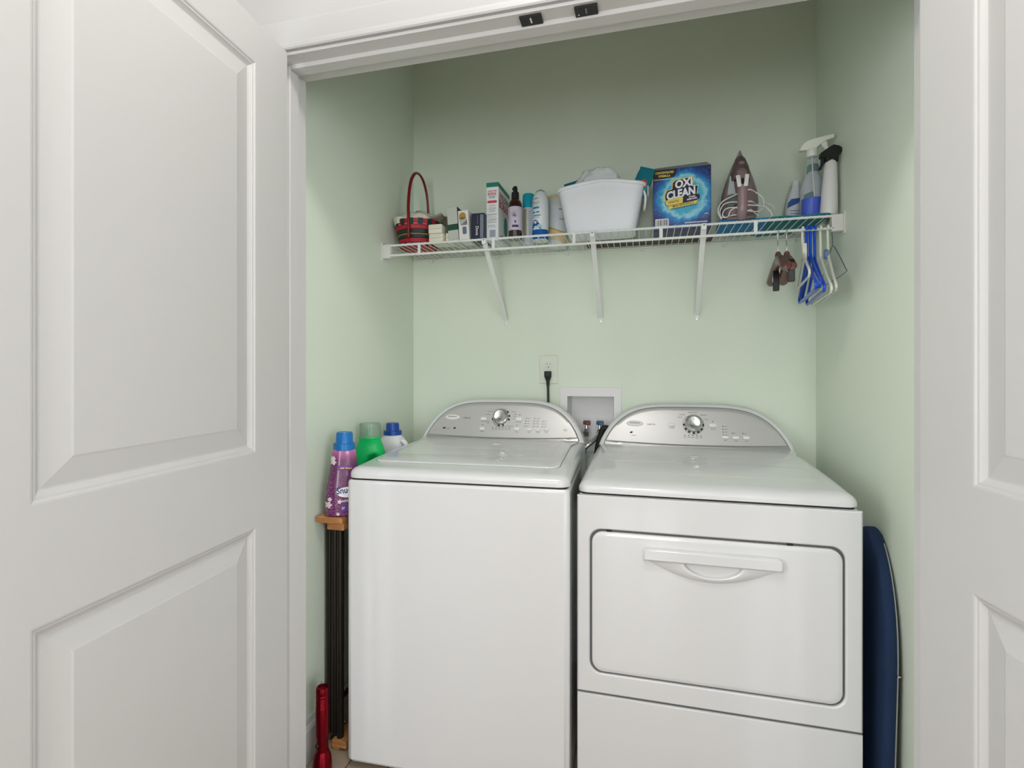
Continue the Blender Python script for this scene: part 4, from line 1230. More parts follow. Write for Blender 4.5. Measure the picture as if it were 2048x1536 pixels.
obj('tank_stripe', ([(-.046, -.052, .060), (-.026, -.072, .050), (-.016, -.078, .090), (-.024, -.074, .150), (-.034, -.066, .158), (-.040, -.060, .110)], [(0, 1, 2, 3, 4, 5)]), mat('pale_grey_plastic', (176, 186, 190), .35, var=.02), ir)
dial = obj('dial', xf(lathe([(.024, 0), (.024, .008), (.022, .011), (.012, .012), (0, .012)], 28), Matrix.Translation((-.026, -.072, .066)) @ Matrix.Rotation(radians(72), 4, 'X') @ Matrix.Rotation(radians(-12), 4, 'Y')), M_IRONM, ir)
obj('dial_rim', xf(tube([(.0235 * cos(a), .0235 * sin(a), .009) for a in [2 * pi * i / 28 for i in range(28)]], .0012, 6, True), Matrix.Translation((-.026, -.072, .066)) @ Matrix.Rotation(radians(72), 4, 'X') @ Matrix.Rotation(radians(-12), 4, 'Y')), M_STEEL, ir)
obj('round_knob', xf(lathe([(.006, 0), (.006, .005), (0, .006)], 16), Matrix.Translation((-.046, -.040, .086)) @ Matrix.Rotation(radians(80), 4, 'X')), M_IRONM, ir)
obj('heel', rbox(-.046, .046, -.108, .0, -.006, .008, .004, 2), M_DMAUVE, ir)
cz = ST + .012
def W_(x, y, z):
    return (x, y, z)
cordp = [W_(.338, 1.925 + .0, cz + .010), W_(.300, 1.932, cz + .030), W_(.262, 1.936, cz + .012), W_(.258, 1.940, cz + .046), W_(.300, 1.928, cz + .060), W_(.330, 1.905 + .02, cz + .040),
         W_(.296, 1.930, cz + .004), W_(.252, 1.945, cz + .030), W_(.268, 1.952, cz + .078), W_(.310, 1.960, cz + .094), W_(.345, 1.966 - .05, cz + .088)]
cord1 = [(.262, 1.938, cz), (.250, 1.938, cz + .030), (.262, 1.936, cz + .060), (.290, 1.930, cz + .074), (.318, 1.926, cz + .084), (.345, 1.924 - .022, cz + .086), (.372, 1.928, cz + .082), (.394, 1.936, cz + .064), (.398, 1.940, cz + .040), (.384, 1.934, cz + .020), (.356, 1.912, cz + .014), (.330, 1.908, cz + .020), (.300, 1.926, cz + .036), (.274, 1.932, cz + .034), (.264, 1.934, cz + .014), (.280, 1.930, cz + .004)]
cord2 = [(.280, 1.930, cz + .002), (.290, 1.926, cz + .026), (.312, 1.920, cz + .036), (.338, 1.904, cz + .034), (.366, 1.914, cz + .034), (.398, 1.932, cz + .034), (.420, 1.940, cz + .016), (.426, 1.944, cz + .002), (.436, 1.960, cz + .018), (.440, 1.980, cz + .042), (.420, 1.980, cz + .056), (.396, 1.966, cz + .052), (.376, 1.950, cz + .048)]
cord3 = [(.376, 1.950, cz + .048), (.352, 1.905, cz + .046), (.320, 1.922, cz + .052), (.288, 1.936, cz + .058), (.266, 1.940, cz + .050), (.256, 1.942, cz + .022), (.268, 1.938, cz + .006), (.300, 1.928, cz + .010), (.330, 1.915, cz + .006), (.350, 1.918, cz + .022), (.366, 1.930, cz + .014), (.380, 1.936, cz + .004)]
ir_inv = Matrix.LocRotScale(ir.location, ir.rotation_euler, None).inverted()
cord = obj('coiled_cord', xf(tube(spline(cord1 + cord2[1:] + cord3[1:], 6), .0021, 8), ir_inv), mat('white_cord', (212, 216, 214), .4, var=.02), ir)
cord['label'] = 'white cord coiled in loose loops'

# spray bottles at the right end
M_CLEAR = mat('clear_plastic', (190, 214, 218), .06, var=0, alpha=.15)
M_BLUEL = mat('blue_liquid', (4, 62, 220), .1, var=0, alpha=.96)
M_WTRIG = mat('white_trigger_plastic', (226, 232, 220), .4, var=.01)
cb = thing('spray_bottle', 'clear spray bottle with blue liquid and white trigger', 'spray bottle', (.566, 2.005, ST + .004), (0, radians(0), radians(-10)))
obj('bottle_shell', lathe([(.030, 0), (.034, .004), (.0345, .015), (.0345, .085), (.033, .120), (.029, .150), (.024, .180), (.019, .205), (.0165, .225), (.0165, .240)], 32, 1.0, .82), M_CLEAR, cb)
obj('liquid', lathe([(.028, .003), (.032, .006), (.0327, .015), (.0327, .076), (0, .076)], 32, 1.0, .82), M_BLUEL, cb)
obj('dip_tube', tube([(0, 0, .235), (.004, 0, .15), (.010, 0, .06), (.012, 0, .012)], .0022, 8), M_WPLASTIC, cb)
obj('collar', lathe([(.0175, .222), (.0180, .224), (.0175, .246), (.015, .250)], 28), M_WTRIG, cb)
hd_ = [(-.040, .0154), (-.033, .030), (-.024, .040), (-.011, .047), (.0195, .052), (.0667, .056), (.0667, .042), (.046, .038), (.034, .032), (.018, .020), (.012, .0135), (-.014, .0135)]
obj('trigger_head', mv(extrude_poly(hd_, -.0105, .0105, 'y', .002), 0, 0, .234), M_WTRIG, cb)
obj('trigger', mv(extrude_poly([(.030, .036), (.044, .036), (.047, .020), (.052, .004), (.049, -.006), (.043, .002), (.037, .014), (.028, .024)], -.007, .007, 'y', .0015), 0, 0, .234), M_WTRIG, cb)

bb = thing('spray_bottle', 'slim white spray bottle with black trigger in the shelf corner', 'spray bottle', (.603, 1.955, ST + .004), (0, radians(2), radians(0)))
obj('bottle_body', lathe([(.024, 0), (.0265, .004), (.0265, .020), (.024, .090), (.0205, .150), (.0190, .176), (.014, .186)], 30), mat('white_bottle_plastic', (222, 222, 222), .4, var=.01), bb)
hb_ = [(-.018, 0), (-.020, .014), (-.034, .018), (-.034, .031), (-.012, .047), (.004, .057), (.020, .052), (.0295, .044), (.0300, .034), (.021, .0185), (.0195, 0)]
obj('trigger_head', mv(extrude_poly(hb_, -.014, .014, 'y', .003), 0, 0, .180), M_BLKSAT, bb)
obj('trigger', mv(extrude_poly([(-.030, .020), (-.020, .020), (-.021, -.004), (-.028, -.022), (-.036, -.022), (-.030, -.004)], -.007, .007, 'y', .0015), 0, 0, .180), M_BLKSAT, bb)

jg = thing('detergent_jug', 'white jug with dark teal cap behind the clear spray bottle', 'jug', (.592, 2.085, ST + .004), (0, 0, radians(-12)))
obj('jug_body', loft([[(p[0] * a, p[1] * b, z) for p in rr2(1, 1, .36, 5)] for a, b, z in ((.074, .056, 0), (.082, .062, .006), (.084, .064, .10), (.080, .060, .140), (.060, .050, .170), (.036, .036, .188), (.032, .032, .200))]), mat('pale_grey_jug', (206, 210, 214), .4, var=.02), jg)
obj('cap', mv(lathe([(.019, 0), (.020, .002), (.019, .024), (.016, .028), (0, .029)], 24), 0, 0, .196), mat('dark_teal_plastic', (18, 88, 92), .4, var=.05), jg)
for (z, r_, a) in ((.130, .010, .3), (.108, .016, .9), (.086, .010, 1.7)):
    obj('grip_groove', tube([(.030 + .008 * cos(q), -.0318 + .0 * q, z + r_ * sin(q) * .6) for q in [a + 1.6 * i / 8 for i in range(9)]], .0022, 6), mat('dark_teal_plastic', (18, 88, 92)), jg)
printed('green_label', polypatch([(-.034, -.040), (.010, -.040), (.014, .010), (-.004, .040), (-.030, .030)], flat_front(0, -.0325, .080)), mat('dark_teal_plastic', (18, 88, 92)), jg)
lb = thing('cleaner_bottle', 'white bottle with blue label corner behind the clear spray bottle, near the back wall', 'bottle', (.540, 2.150, ST + .004), (0, radians(4), radians(-6)))
obj('bottle_body', loft([[(p[0] * a, p[1] * b, z) for p in rr2(1, 1, .34, 5)] for a, b, z in ((.054, .044, 0), (.060, .048, .006), (.060, .048, .090), (.048, .042, .135), (.030, .030, .160), (.024, .024, .175))]), mat('white_bottle_gloss', (216, 220, 226), .35, var=.02), lb)
obj('cap', mv(lathe([(.014, 0), (.014, .018), (.011, .021), (0, .022)], 20), 0, 0, .172), M_WPLASTIC, lb)
printed('blue_label', polypatch([(-.026, -.004), (.010, .014), (.020, .034), (-.014, .030), (-.024, .016)], flat_front(0, -.0245, .088)), mat('blue_label_print', (42, 78, 150), .4, var=.05), lb)
for k in range(5):
    printed('text_line', polypatch(rr2(.030, .003, .0006, 1), flat_front(0, -.0245, .074 - .011 * k)), M_LILAC, lb)

# ------------------------------------------------------------------ hangers on the front rail of the shelf
HZ = SZ - .041          # axis of the hanging rail
HY = SYF - .002
M_HBLUE = mat('blue_hanger_plastic', (14, 74, 196), .3, var=.04, coat=.2)
M_HWHITE = mat('white_hanger_plastic', (224, 226, 212), .4, var=.02)
def tub_hanger(name, label, x, rz, m_, r=.0048, neck=.095, half=.19, drop=.115, tilt=0.0, hook_r=.0105, group='plastic hangers on the shelf rail'):
    t = thing(name, label, 'hanger', (x, HY, HZ), (tilt, 0, rz), group)
    hr = .0049 + r
    hook = [(0, -hr * 1.0 * cos(a) , hr * sin(a)) for a in [radians(-20 + 25 * k) for k in range(9)]]
    hook = [(0, -p[1] if False else p[1], p[2]) for p in hook]
    path = hook + [(0, hr * .6, -.030), (0, .002, -.055), (0, 0, -neck)]
    obj('hook', tube(spline(path, 3), r, 10), m_, t)
    arm = lambda s: spline([(0, 0, -neck + .006), (0, s * .02, -neck - .012), (0, s * half * .6, -neck - drop * .62), (0, s * (half - .012), -neck - drop + .010), (0, s * half, -neck - drop - .004), (0, s * (half - .010), -neck - drop - .014)], 5)
    obj('shoulder', tube(arm(1), r, 10), m_, t)
    obj('shoulder', tube(arm(-1), r, 10), m_, t)
    obj('bottom_bar', tube([(0, half - .010, -neck - drop - .014), (0, -half + .010, -neck - drop - .014)], r * .95, 10), m_, t)
    return t
h1 = tub_hanger('plastic_hanger', 'white plastic hanger with a clip, leftmost of the plastic hangers', .514, radians(-8), M_HWHITE, r=.0040, neck=.075, half=.150, drop=.090)
obj('clip', extrude_poly([(-.006, -.100), (.008, -.100), (.012, -.080), (.008, -.048), (-.004, -.048), (-.009, -.075)], -.007, .007, 'x', .0015), M_HWHITE, h1, (.004, -.008, 0))
tub_hanger('plastic_hanger', 'blue tubular hanger, leftmost of the three blue ones', .5265, radians(-8), M_HBLUE)
tub_hanger('plastic_hanger', 'blue tubular hanger, middle of the three blue ones', .5375, radians(-8), M_HBLUE, neck=.090)
tub_hanger('plastic_hanger', 'blue tubular hanger, rightmost of the three blue ones', .5505, radians(-8), M_HBLUE, neck=.102, half=.180)
tub_hanger('plastic_hanger', 'white plastic hanger right of the blue hangers', .568, radians(-7), M_HWHITE, r=.0042, neck=.100, half=.17, drop=.120)
hw = tub_hanger('plastic_hanger', 'white plastic hanger with blue clip, nearest the right wall', .590, radians(-9), M_HWHITE, r=.0042, neck=.092, half=.150, drop=.120)
obj('clip', extrude_poly([(.014 * cos(a), -.085 + .016 * sin(a)) for a in [2 * pi * i / 14 for i in range(14)]], -.006, .006, 'x', .002), mat('dusty_blue_plastic', (104, 132, 176), .4, var=.05), hw, (-.006, .0, 0))
wh = thing('wire_hanger', 'thin grey wire hanger beside the right wall', 'hanger', (.603, HY, HZ), (0, 0, radians(-4)))
M_WIREG = mat('grey_blue_wire', (84, 104, 122), .35, metal=.5, var=.05)
obj('hook', tube(spline([(0, -.007, -.002), (0, -.004, .005), (0, .003, .0058), (0, .0072, 0), (0, .006, -.020), (0, 0, -.040), (0, 0, -.062)], 4), .0014, 6), M_WIREG, wh)
obj('wire_loop', tube(spline([(0, 0, -.060), (0, .055, -.090), (0, .145, -.160), (0, .150, -.172), (0, .0, -.176), (0, -.150, -.172), (0, -.145, -.160), (0, -.055, -.090)], 4, True), .0014, 6, True), M_WIREG, wh)

M_BRNH = mat('brown_hanger', (92, 58, 54), .35, var=.08, vscale=30, coat=.2)
M_BRNL = mat('reddish_brown_hanger', (112, 70, 60), .35, var=.08, vscale=30, coat=.2)
def trouser_hanger(label, x, rz, m_, clipy, half):
    t = thing('clip_hanger', label, 'hanger', (x, HY, HZ), (0, 0, rz), 'brown clip hangers on the shelf rail')
    hr = .0049 + .0016
    obj('hook', tube(spline([(0, -hr * 1.6, -.016), (0, -hr * 1.3, -.002), (0, -hr * .5, hr * .95), (0, hr * .5, hr * .9), (0, hr * 1.25, -.004), (0, hr * 1.1, -.030), (0, .002, -.052), (0, 0, -.090)], 4), .0016, 8), M_STEEL, t)
    rings = []
    n_ = 20
    for i in range(n_ + 1):
        u = -1 + 2 * i / n_
        y = half * u
        zc_ = -.098 - .055 * abs(u) ** 1.4
        hh = (.021 - .005 * abs(u)) * (1 if abs(u) < .97 else .45)
        tt = (.010 + .008 * abs(u)) * (1 if abs(u) < .97 else .5)
        rings.append([(tt * cos(a), y, zc_ + hh * sin(a)) for a in [2 * pi * k / 14 for k in range(14)]])
    obj('arms', loft(rings), m_, t, smooth=60)
    obj('neck_collar', mv(lathe([(.009, -.012), (.010, 0), (.008, .010), (.003, .014)], 16), 0, 0, -.082), m_, t)
    for cy_ in clipy:
        c_ = obj('clip', extrude_poly([(-.010, .0), (-.003, .018), (.004, .026), (.012, .018), (.011, -.006), (.007, -.030), (.002, -.046), (-.004, -.044), (-.008, -.022)], -.010, .010, 'x', .002), M_BLACK, t, (0, cy_, -.150))
        obj('clip_spring', extrude_poly([(.004 * cos(a), .010 * sin(a) - .006) for a in [2 * pi * i / 10 for i in range(10)]], -.0112, .0112, 'x', .0), M_WPLASTIC, c_)
    return t
trouser_hanger('brown hanger with black clip and steel hook, left of the pair', .4385, radians(-5), M_BRNH, (.045,), .175)
trouser_hanger('brown hanger with black clip and steel hook, right of the pair', .4655, radians(-9), M_BRNL, (-.150,), .165)

# ------------------------------------------------------------------ wall outlet, supply box
ou = thing('wall_outlet', 'pale duplex wall outlet plate above the washer', 'outlet', (-.407, YB, 1.2515))
M_PLATE = mat('pale_green_plate', (222, 228, 214), .4, var=.01)
M_REC = mat('white_receptacle', (228, 232, 226), .4, var=.01)
obj('cover_plate', loft([[(p[0] * .082, y, p[1] * .1245) for p in [(a / s1, b / s1) for a, b in rr2(s1, s1, .03 * s1, 3)]] if False else [(p[0], y, p[1]) for p in rr2(.082 - 2 * i, .1245 - 2 * i, .004, 3)] for y, i in ((0, 0), (-.003, 0), (-.006, .003))]), M_PLATE, ou)
for zc_ in (.020, -.020):
    rc = obj('receptacle', loft([[(p[0], y, p[1] + zc_) for p in rr2(.033 - 2 * i, .028 - 2 * i, .012, 5)] for y, i in ((-.005, 0), (-.0072, 0), (-.008, .001))]), M_REC, ou)
    for dx in (-.0065, .0065):
        obj('slot', box(dx - .001, dx + .001, -.0084, -.0076, zc_ + .000, zc_ + .008), M_INK, rc)
    obj('ground_hole', xf(lathe([(.0024, 0), (.0024, .0006)], 10), Matrix.Translation((0, -.0078, zc_ - .008)) @ Matrix.Rotation(radians(90), 4, 'X')), M_INK, rc)
pl = thing('power_plug', 'black plug and cord in the lower outlet socket', 'plug', (-.407, YB - .008, 1.2315))
M_PLUG = mat('black_green_rubber', (18, 34, 22), .5, var=.05)
obj('plug_body', loft([[(p[0], p[1] - .013, z) for p in rr2(w_, d_, .004, 3)] for w_, d_, z in ((.012, .012, -.052), (.014, .014, -.030), (.028, .022, -.012), (.029, .026, -.008), (.029, .026, .010), (.026, .022, .013))]), M_PLUG, pl)
obj('cord', tube(spline([(0, -.013, -.048), (.001, -.014, -.080), (.002, -.016, -.130), (.003, -.014, -.200)], 5), .0050, 10), M_PLUG, pl)

M_BOXW = mat('supply_box_plastic', (226, 226, 226), .45, var=.01)
sb = thing('supply_box', 'white recessed washer supply box in the back wall', 'outlet box', ((BX0 + BX1) / 2, YB, BZ1))
bxm = (BX0 + BX1) / 2
fl = [(-.357 - bxm, .93 - BZ1 - .03), (-.0956 - bxm, .93 - BZ1 - .03), (-.0956 - bxm, 1.176 - BZ1), (-.357 - bxm, 1.176 - BZ1)]
inn = [(BX0 - bxm, BZ0 - BZ1), (BX1 - bxm, BZ0 - BZ1), (BX1 - bxm, 0), (BX0 - bxm, 0)]
obj('flange', loft([[(x, -.0005, z) for x, z in fl], [(x, -.006, z) for x, z in fl], [(x + (.001 if x < 0 else -.001), -.007, z + (.001 if z < -.1 else -.001)) for x, z in fl], [(x, -.007, z) for x, z in inn], [(x, .002, z) for x, z in inn]], False, False), M_BOXW, sb, smooth=None)
obj('recess', loft([[(x, .0, z) for x, z in inn], [(x * .93, .085, z * .96 - .004) for x, z in inn]], False, True), M_BOXW, sb, smooth=None)
for dx in (.012, .012):
    pass
def valve(x, m_, label):
    t = thing('water_valve', label, 'valve', (x, YB + .040, 1.000), (0, 0, 0), 'water valves in the supply box')
    obj('valve_handle', join(rbox(-.014, .016, -.012, .010, .012, .029, .003, 2), rbox(-.002, .018, -.014, -.002, .010, .026, .002, 1)), m_, t)
    obj('valve_body', join(lathe([(.011, -.040), (.012, -.036), (.012, -.012), (.009, -.008), (.007, .0), (.007, .014)], 18)), M_STEEL, t)
    obj('outlet_nut', xf(lathe([(.0125, 0), (.0135, .003), (.0135, .022), (.0115, .026)], 6), Matrix.Translation((0, 0, -.016)) @ Matrix.Rotation(radians(105), 4, 'X')), M_CHROME, t)
    return t
valve(-.247, mat('red_valve_handle', (112, 52, 48), .4, var=.05), 'water valve with dark red handle in the supply box')
valve(-.190, mat('blue_valve_handle', (50, 92, 124), .4, var=.05), 'water valve with blue handle in the supply box')
o = obj('water_hose', tube(spline([(-.190, YB + .014, .977), (-.200, YB - .020, .960), (-.224, YB - .045, .940), (-.246, YB - .055, .915), (-.255, YB - .050, .85)], 6), .0095, 12), M_CHROME)
tag(o, 'silver water hose running from the blue valve down behind the washer', 'hose')
o = obj('drain_hose', tube(spline([(-.146, YB - .018, .990), (-.158, YB - .020, 1.006), (-.174, YB - .022, .995), (-.186, YB - .024, .950), (-.196, YB - .028, .890), (-.203, YB - .030, .70)], 6), .012, 12), M_BLKSAT)
tag(o, 'black drain hose beside the dryer console', 'hose')

# ------------------------------------------------------------------ left gap: bamboo stand, bottles, torch
stand = thing('bamboo_stand', 'bamboo stand with dark tube legs between washer and wall', 'stand', (-.985, 1.46, 0))
PZ = .772
def plank(name, x0, x1, y0, y1, z0, z1, yaw=0):
    o_ = obj(name, rbox(x0, x1, y0, y1, z0, z1, .002, 1), M_BAMBOO, stand)
    o_.rotation_euler = (0, 0, yaw)
    return o_
plank('top_board', -.053, .042, 0, .60, PZ - .020, PZ)
plank('under_board', -.020, .042, .012, .58, PZ - .044, PZ - .0205)
plank('bottom_board', -.012, .042, .025, .30, .012, .034)
plank('bottom_board', -.030, .042, .31, .58, .012, .034)
plank('bottom_foot', -.012, .012, .030, .060, 0, .012)
plank('bottom_foot', -.012, .012, .54, .57, 0, .012)
M_TUBE = mat('dark_bronze_tube', (40, 34, 28), .35, metal=.4, var=.08)
for k, (x_, y_) in enumerate(((-.042, .060), (-.0165, .052), (.008, .046), (-.042, .54), (-.0165, .54), (.008, .54))):
    obj('tube_leg', mv(lathe([(.0115, .034), (.0118, .036), (.0118, PZ - .046), (.0115, PZ - .0445)], 16), x_, y_, 0), M_TUBE, stand)
obj('cross_rail', tube([(.008, .06, .16), (.008, .53, .16)], .008, 10), M_TUBE, stand)

def bottle_rings(tab):
    return loft([[(p[0] * 2 * rx_, p[1] * 2 * ry_, z) for p in [(q[0], q[1]) for q in [(.5 * math.copysign(abs(cos(a)) ** .8, cos(a)), .5 * math.copysign(abs(sin(a)) ** .8, sin(a))) for a in [2 * pi * i / 36 for i in range(36)]]]] for rx_, ry_, z in tab])
def cap_g(z, r0, r1, h0, h1, ry=1.0):
    return lathe([(r0 - .001, z), (r0, z + .001), (r0, z + h0 - .001), (r0 - .001, z + h0), (r1 + .001, z + h0), (r1, z + h0 + .003), (r1 - .001, z + h0 + h1 - .004), (r1 - .004, z + h0 + h1), (0, z + h0 + h1)], 36)

# purple softener bottle
def snug_mat():
    m = bpy.data.materials.new('purple_floral_sleeve')
    m.use_nodes = True
    nt = m.node_tree
    b = nt.nodes['Principled BSDF']
    tc = nt.nodes.new('ShaderNodeTexCoord')
    sx = nt.nodes.new('ShaderNodeSeparateXYZ')
    nt.links.new(tc.outputs['Object'], sx.inputs[0])
    mr = nt.nodes.new('ShaderNodeMapRange')
    mr.inputs['From Min'].default_value = 0; mr.inputs['From Max'].default_value = .225
    nt.links.new(sx.outputs['Z'], mr.inputs['Value'])
    cr = nt.nodes.new('ShaderNodeValToRGB')
    e = cr.color_ramp.elements
    e[0].position = 0; e[0].color = (*lin((96, 44, 104)), 1)
    e[1].position = 1; e[1].color = (*lin((190, 112, 166)), 1)
    for p, c in ((.25, (92, 46, 98)), (.45, (106, 64, 102)), (.80, (108, 56, 94)), (.93, (176, 98, 152))):
        k = e.new(p); k.color = (*lin(c), 1)
    nt.links.new(mr.outputs[0], cr.inputs[0])
    vo = nt.nodes.new('ShaderNodeTexVoronoi'); vo.inputs['Scale'].default_value = 190
    nt.links.new(tc.outputs['Object'], vo.inputs['Vector'])
    nz = nt.nodes.new('ShaderNodeTexNoise'); nz.inputs['Scale'].default_value = 30; nz.inputs['Detail'].default_value = 4
    nt.links.new(tc.outputs['Object'], nz.inputs['Vector'])
    # the speckled flowers sit on the lower left of the sleeve
    mz = nt.nodes.new('ShaderNodeMath'); mz.operation = 'MULTIPLY_ADD'; mz.inputs[1].default_value = -12.0; mz.inputs[2].default_value = 1.9
    nt.links.new(sx.outputs['Z'], mz.inputs[0])
    mxx = nt.nodes.new('ShaderNodeMath'); mxx.operation = 'MULTIPLY_ADD'; mxx.inputs[1].default_value = -12.0
    nt.links.new(sx.outputs['X'], mxx.inputs[0]); nt.links.new(mz.outputs[0], mxx.inputs[2])
    mm = nt.nodes.new('ShaderNodeMath'); mm.operation = 'MULTIPLY'; mm.use_clamp = True
    nt.links.new(mxx.outputs[0], mm.inputs[0]); nt.links.new(nz.outputs['Fac'], mm.inputs[1])
    cv = nt.nodes.new('ShaderNodeValToRGB')
    ev = cv.color_ramp.elements
    ev[0].position = .0; ev[0].color = (*lin((206, 168, 196)), 1)
    ev[1].position = 1.; ev[1].color = (*lin((64, 22, 66)), 1)
    k = ev.new(.35); k.color = (*lin((122, 52, 108)), 1)
    nt.links.new(vo.outputs['Distance'], cv.inputs[0])
    mx = nt.nodes.new('ShaderNodeMix'); mx.data_type = 'RGBA'
    nt.links.new(mm.outputs[0], mx.inputs[0]); nt.links.new(cr.outputs[0], mx.inputs[6]); nt.links.new(cv.outputs[0], mx.inputs[7])
    nt.links.new(mx.outputs[2], b.inputs['Base Color'])
    b.inputs['Roughness'].default_value = .25
    b.inputs['Coat Weight'].default_value = .4
    return m
sn = thing('softener_bottle', 'purple floral fabric softener bottle with blue cap on the bamboo stand', 'bottle', (-.966, 1.505, PZ), (0, radians(1.0), radians(33)))
TABS = [(.050, .030, 0), (.055, .034, .004), (.0575, .036, .020), (.0575, .036, .055), (.054, .034, .095), (.047, .031, .135), (.0415, .029, .170), (.0385, .029, .200), (.036, .029, .215), (.030, .026, .222)]
obj('bottle_body', bottle_rings(TABS), snug_mat(), sn)
obj('cap', mv(cap_g(0, .0350, .0275, .022, .036), 0, 0, .214), mat('azure_cap_plastic', (18, 108, 176), .3, var=.03), sn)
def srad(z):
    for (a, b, z0), (c, d, z1) in zip(TABS, TABS[1:]):
        if z <= z1:
            k = (z - z0) / (z1 - z0)
            return a + (c - a) * k, b + (d - b) * k
    return TABS[-1][:2]
def smap(a0, z, off=.0008):
    def f(u, v):
        rx_, ry_ = srad(z + v)
        x_ = a0 + u
        q = max(-.98, min(.98, x_ / rx_))
        ca = math.copysign(abs(q) ** 1.25, q)                  # invert the superellipse
        sa = math.sqrt(max(0, 1 - ca * ca))
        return (x_, -(ry_ * sa ** .8) - off, z + v)
    return f
M_SNAVY = mat('logo_navy', (22, 46, 110), .35, var=.03)
printed('logo_cloud', fan(ell(.036, .017), smap(.014, .080, .0008)), M_WP, sn)
lettering('Snuggle', .072, .027, smap(.014, .085, .0018), M_SNAVY, sn, rot=.10, bold=.018)
printed('claim_bubble', fan(rr2(.052, .016, .0075, 5), smap(.004, .158, .0008)), mat('violet_print', (104, 56, 140), .35, var=.03), sn)
lettering('100 Days', .036, .0065, smap(.006, .1565, .0014), M_YEL, sn, bold=.03)
lettering('exhilarations', .056, .009, smap(.022, .053, .0010), M_WP, sn, bold=.01)
printed('purple_field', fan(rr2(.052, .034, .004, 3), smap(.020, .028, .0006)), mat('violet_field_print', (96, 52, 134), .35, var=.06), sn)
lettering('37', .009, .008, smap(.000, .029, .0014), M_WP, sn, bold=.02)
for k in range(3):
    printed('text_line', fan(rr2(.024, .0016, .0004, 2), smap(.022, .038 - .009 * k, .0012)), M_LILAC, sn)
for fx_, fz_, r_ in ((-.034, .188, .007), (-.033, .176, .008), (-.046, .040, .010), (-.042, .058, .006), (-.012, .050, .006), (-.016, .010, .005)):
    printed('white_flower', fan([(r_ * (1 + .25 * cos(5 * a)) * cos(a), r_ * (1 + .25 * cos(5 * a)) * sin(a)) for a in [2 * pi * i / 20 for i in range(20)]], smap(fx_, fz_, .0009)), mat('petal_print', (226, 210, 218), .4, var=.06, vscale=60), sn)

# green detergent bottle
gb = thing('detergent_bottle', 'bright green detergent bottle with clear cap on the bamboo stand', 'bottle', (-.982, 1.705, PZ), (0, 0, radians(30)))
M_GRN = mat('bright_green_plastic', (8, 182, 96), .35, var=.03)
TABG = [(.052, .032, 0), (.058, .036, .006), (.060, .038, .060), (.060, .038, .120), (.058, .036, .150), (.053, .034, .180), (.046, .033, .202), (.041, .034, .214), (.0385, .036, .222), (.0385, .036, .230)]
# body with a scooped recess behind the handle loop
def gring(rx_, ry_, z):
    out = []
    for i in range(48):
        a = 2 * pi * i / 48
        x_ = rx_ * math.copysign(abs(cos(a)) ** .8, cos(a)); y_ = ry_ * math.copysign(abs(sin(a)) ** .8, sin(a))
        dx_, dz_ = (x_ - .012) / .030, (z - .105) / .068
        q = 1 - dx_ * dx_ - dz_ * dz_
        if y_ < 0 and q > 0:
            y_ += .030 * q ** .6
        out.append((x_, y_, z))
    return out
zz_ = [0, .006, .02, .036] + [.036 + .006 * k for k in range(1, 25)] + [.186, .194, .202, .208, .214, .222, .230]
def gint(z):
    for (a, b, z0), (c, d, z1) in zip(TABG, TABG[1:]):
        if z <= z1:
            k = (z - z0) / (z1 - z0)
            return a + (c - a) * k, b + (d - b) * k
    return TABG[-1][:2]
obj('bottle_body', loft([gring(*gint(z), z) for z in zz_]), M_GRN, gb, smooth=60)
obj('neck_ring', lathe([(.0385, .224), (.040, .226), (.040, .231), (.038, .233)], 32), M_GRN, gb)
obj('spout', lathe([(.034, .230), (.030, .233), (.016, .236), (.013, .262), (.011, .262), (.011, .240)], 24), M_GRN, gb)
obj('clear_cap', lathe([(.0385, .2325), (.0385, .278), (.0375, .281), (.0, .281), (0, .2795), (.0365, .2795), (.0370, .2325)], 36), mat('clear_greenish_cap', (150, 178, 156), .12, var=0, alpha=.42), gb)

# white detergent bottle at the back
wb = thing('detergent_bottle', 'white detergent bottle with dark blue cap at the back of the stand', 'bottle', (-.987, 1.89, PZ), (0, 0, radians(27)))
M_WBOT = mat('pearl_white_plastic', (214, 216, 220), .35, var=.02)
TABG2 = [(.054, .034, 0), (.060, .038, .006), (.062, .040, .060), (.062, .040, .130), (.060, .039, .165), (.054, .037, .190), (.044, .034, .206), (.034, .032, .214), (.031, .031, .222)]
obj('bottle_body', bottle_rings(TABG2), M_WBOT, wb)
obj('handle', tube(spline([(.036, -.034, .196), (.052, -.040, .180), (.058, -.040, .140), (.050, -.038, .100)], 6), .010, 12), M_WBOT, wb)
obj('cap', mv(cap_g(0, .036, .0265, .017, .031), 0, 0, .216), mat('dark_blue_cap_plastic', (14, 70, 152), .3, var=.03), wb)

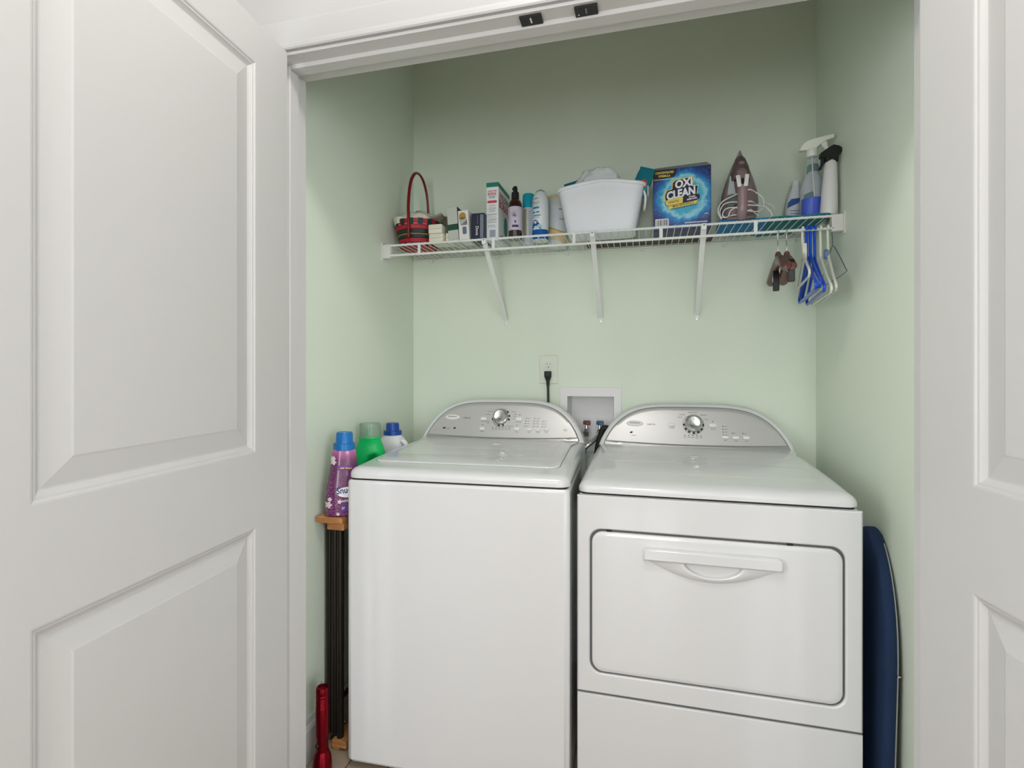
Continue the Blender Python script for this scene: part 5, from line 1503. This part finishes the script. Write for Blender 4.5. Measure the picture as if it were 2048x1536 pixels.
# red torch standing on its head
tl = thing('red_flashlight', 'long red metal flashlight standing head down by the left jamb', 'flashlight', (-.966, 1.392, 0), (0, 0, radians(20)))
M_TORCH = mat('red_anodised_metal', (128, 6, 26), .3, metal=.8, var=.05)
obj('head', lathe([(.027, 0), (.0285, .002), (.0285, .034), (.0275, .040), (.0265, .052), (.022, .066), (.019, .074)], 36), M_TORCH, tl)
obj('barrel', lathe([(.0185, .072), (.0185, .118), (.0195, .120), (.0200, .122), (.0200, .206), (.0195, .209), (.0190, .210), (.0190, .236), (.0182, .238)], 36), M_TORCH, tl)
obj('tail_cap', lathe([(.0182, .237), (.0195, .240), (.0195, .244), (.0186, .246), (.0195, .248), (.0195, .262), (.0175, .269), (.013, .271), (.012, .266), (0, .266)], 36), M_TORCH, tl)
obj('switch', xf(lathe([(.007, 0), (.006, .003), (0, .0035)], 16), Matrix.Translation((-.012, -.0135, .095)) @ Matrix.Rotation(radians(42), 4, 'Z').inverted() @ Matrix.Rotation(radians(90), 4, 'X')), M_BLACK, tl)
obj('lanyard_loop', tube(spline([(-.003, 0, .268), (-.003, 0, .282), (0, 0, .287), (.003, 0, .282), (.003, 0, .268)], 4), .0010, 6), M_STEEL, tl)

# ------------------------------------------------------------------ ironing board between dryer and right wall
ib = thing('ironing_board', 'small navy ironing board standing on end between dryer and wall', 'ironing board', (.602, 1.665, 0), (0, radians(1.5), 0))
M_NAVYC = mat('navy_canvas', (22, 46, 80), .85, var=.10, vscale=25, bump=.5, bscale=500)
def bw_(z):
    if z < .44:
        return .152
    q = min(1, (z - .44) / .365)
    return .152 * max(0, 1 - q ** 2.3) ** .62
zsb = [0.0, .10, .25, .40, .44, .50, .56, .61, .66, .70, .73, .755, .775, .79, .80, .8045]
def bring(ins, x_):
    r = [(x_, max(.001, bw_(z) - ins), min(z, .805 - ins)) for z in zsb]
    l = [(x_, -max(.001, bw_(z) - ins), min(z, .805 - ins)) for z in reversed(zsb)]
    return r + l
obj('padded_cover', loft([bring(.014, -.018), bring(.004, -.015), bring(0, -.008), bring(0, .008), bring(.003, .012)]), M_NAVYC, ib, smooth=50)
obj('board_core', loft([bring(.010, .012), bring(.010, .017)]), mat('dark_board_back', (44, 50, 58), .6, var=.05), ib)
obj('hem_piping', tube([(.010, -bw_(z) - .0005, z) for z in zsb[:-3]], .0016, 6), mat('pale_piping', (150, 156, 150), .7, var=.1), ib)
obj('hem_pin', mv(lathe([(.004, -.002), (.004, .002)], 12), .010, -.156, .47), M_STEEL, ib)

build_lettering()
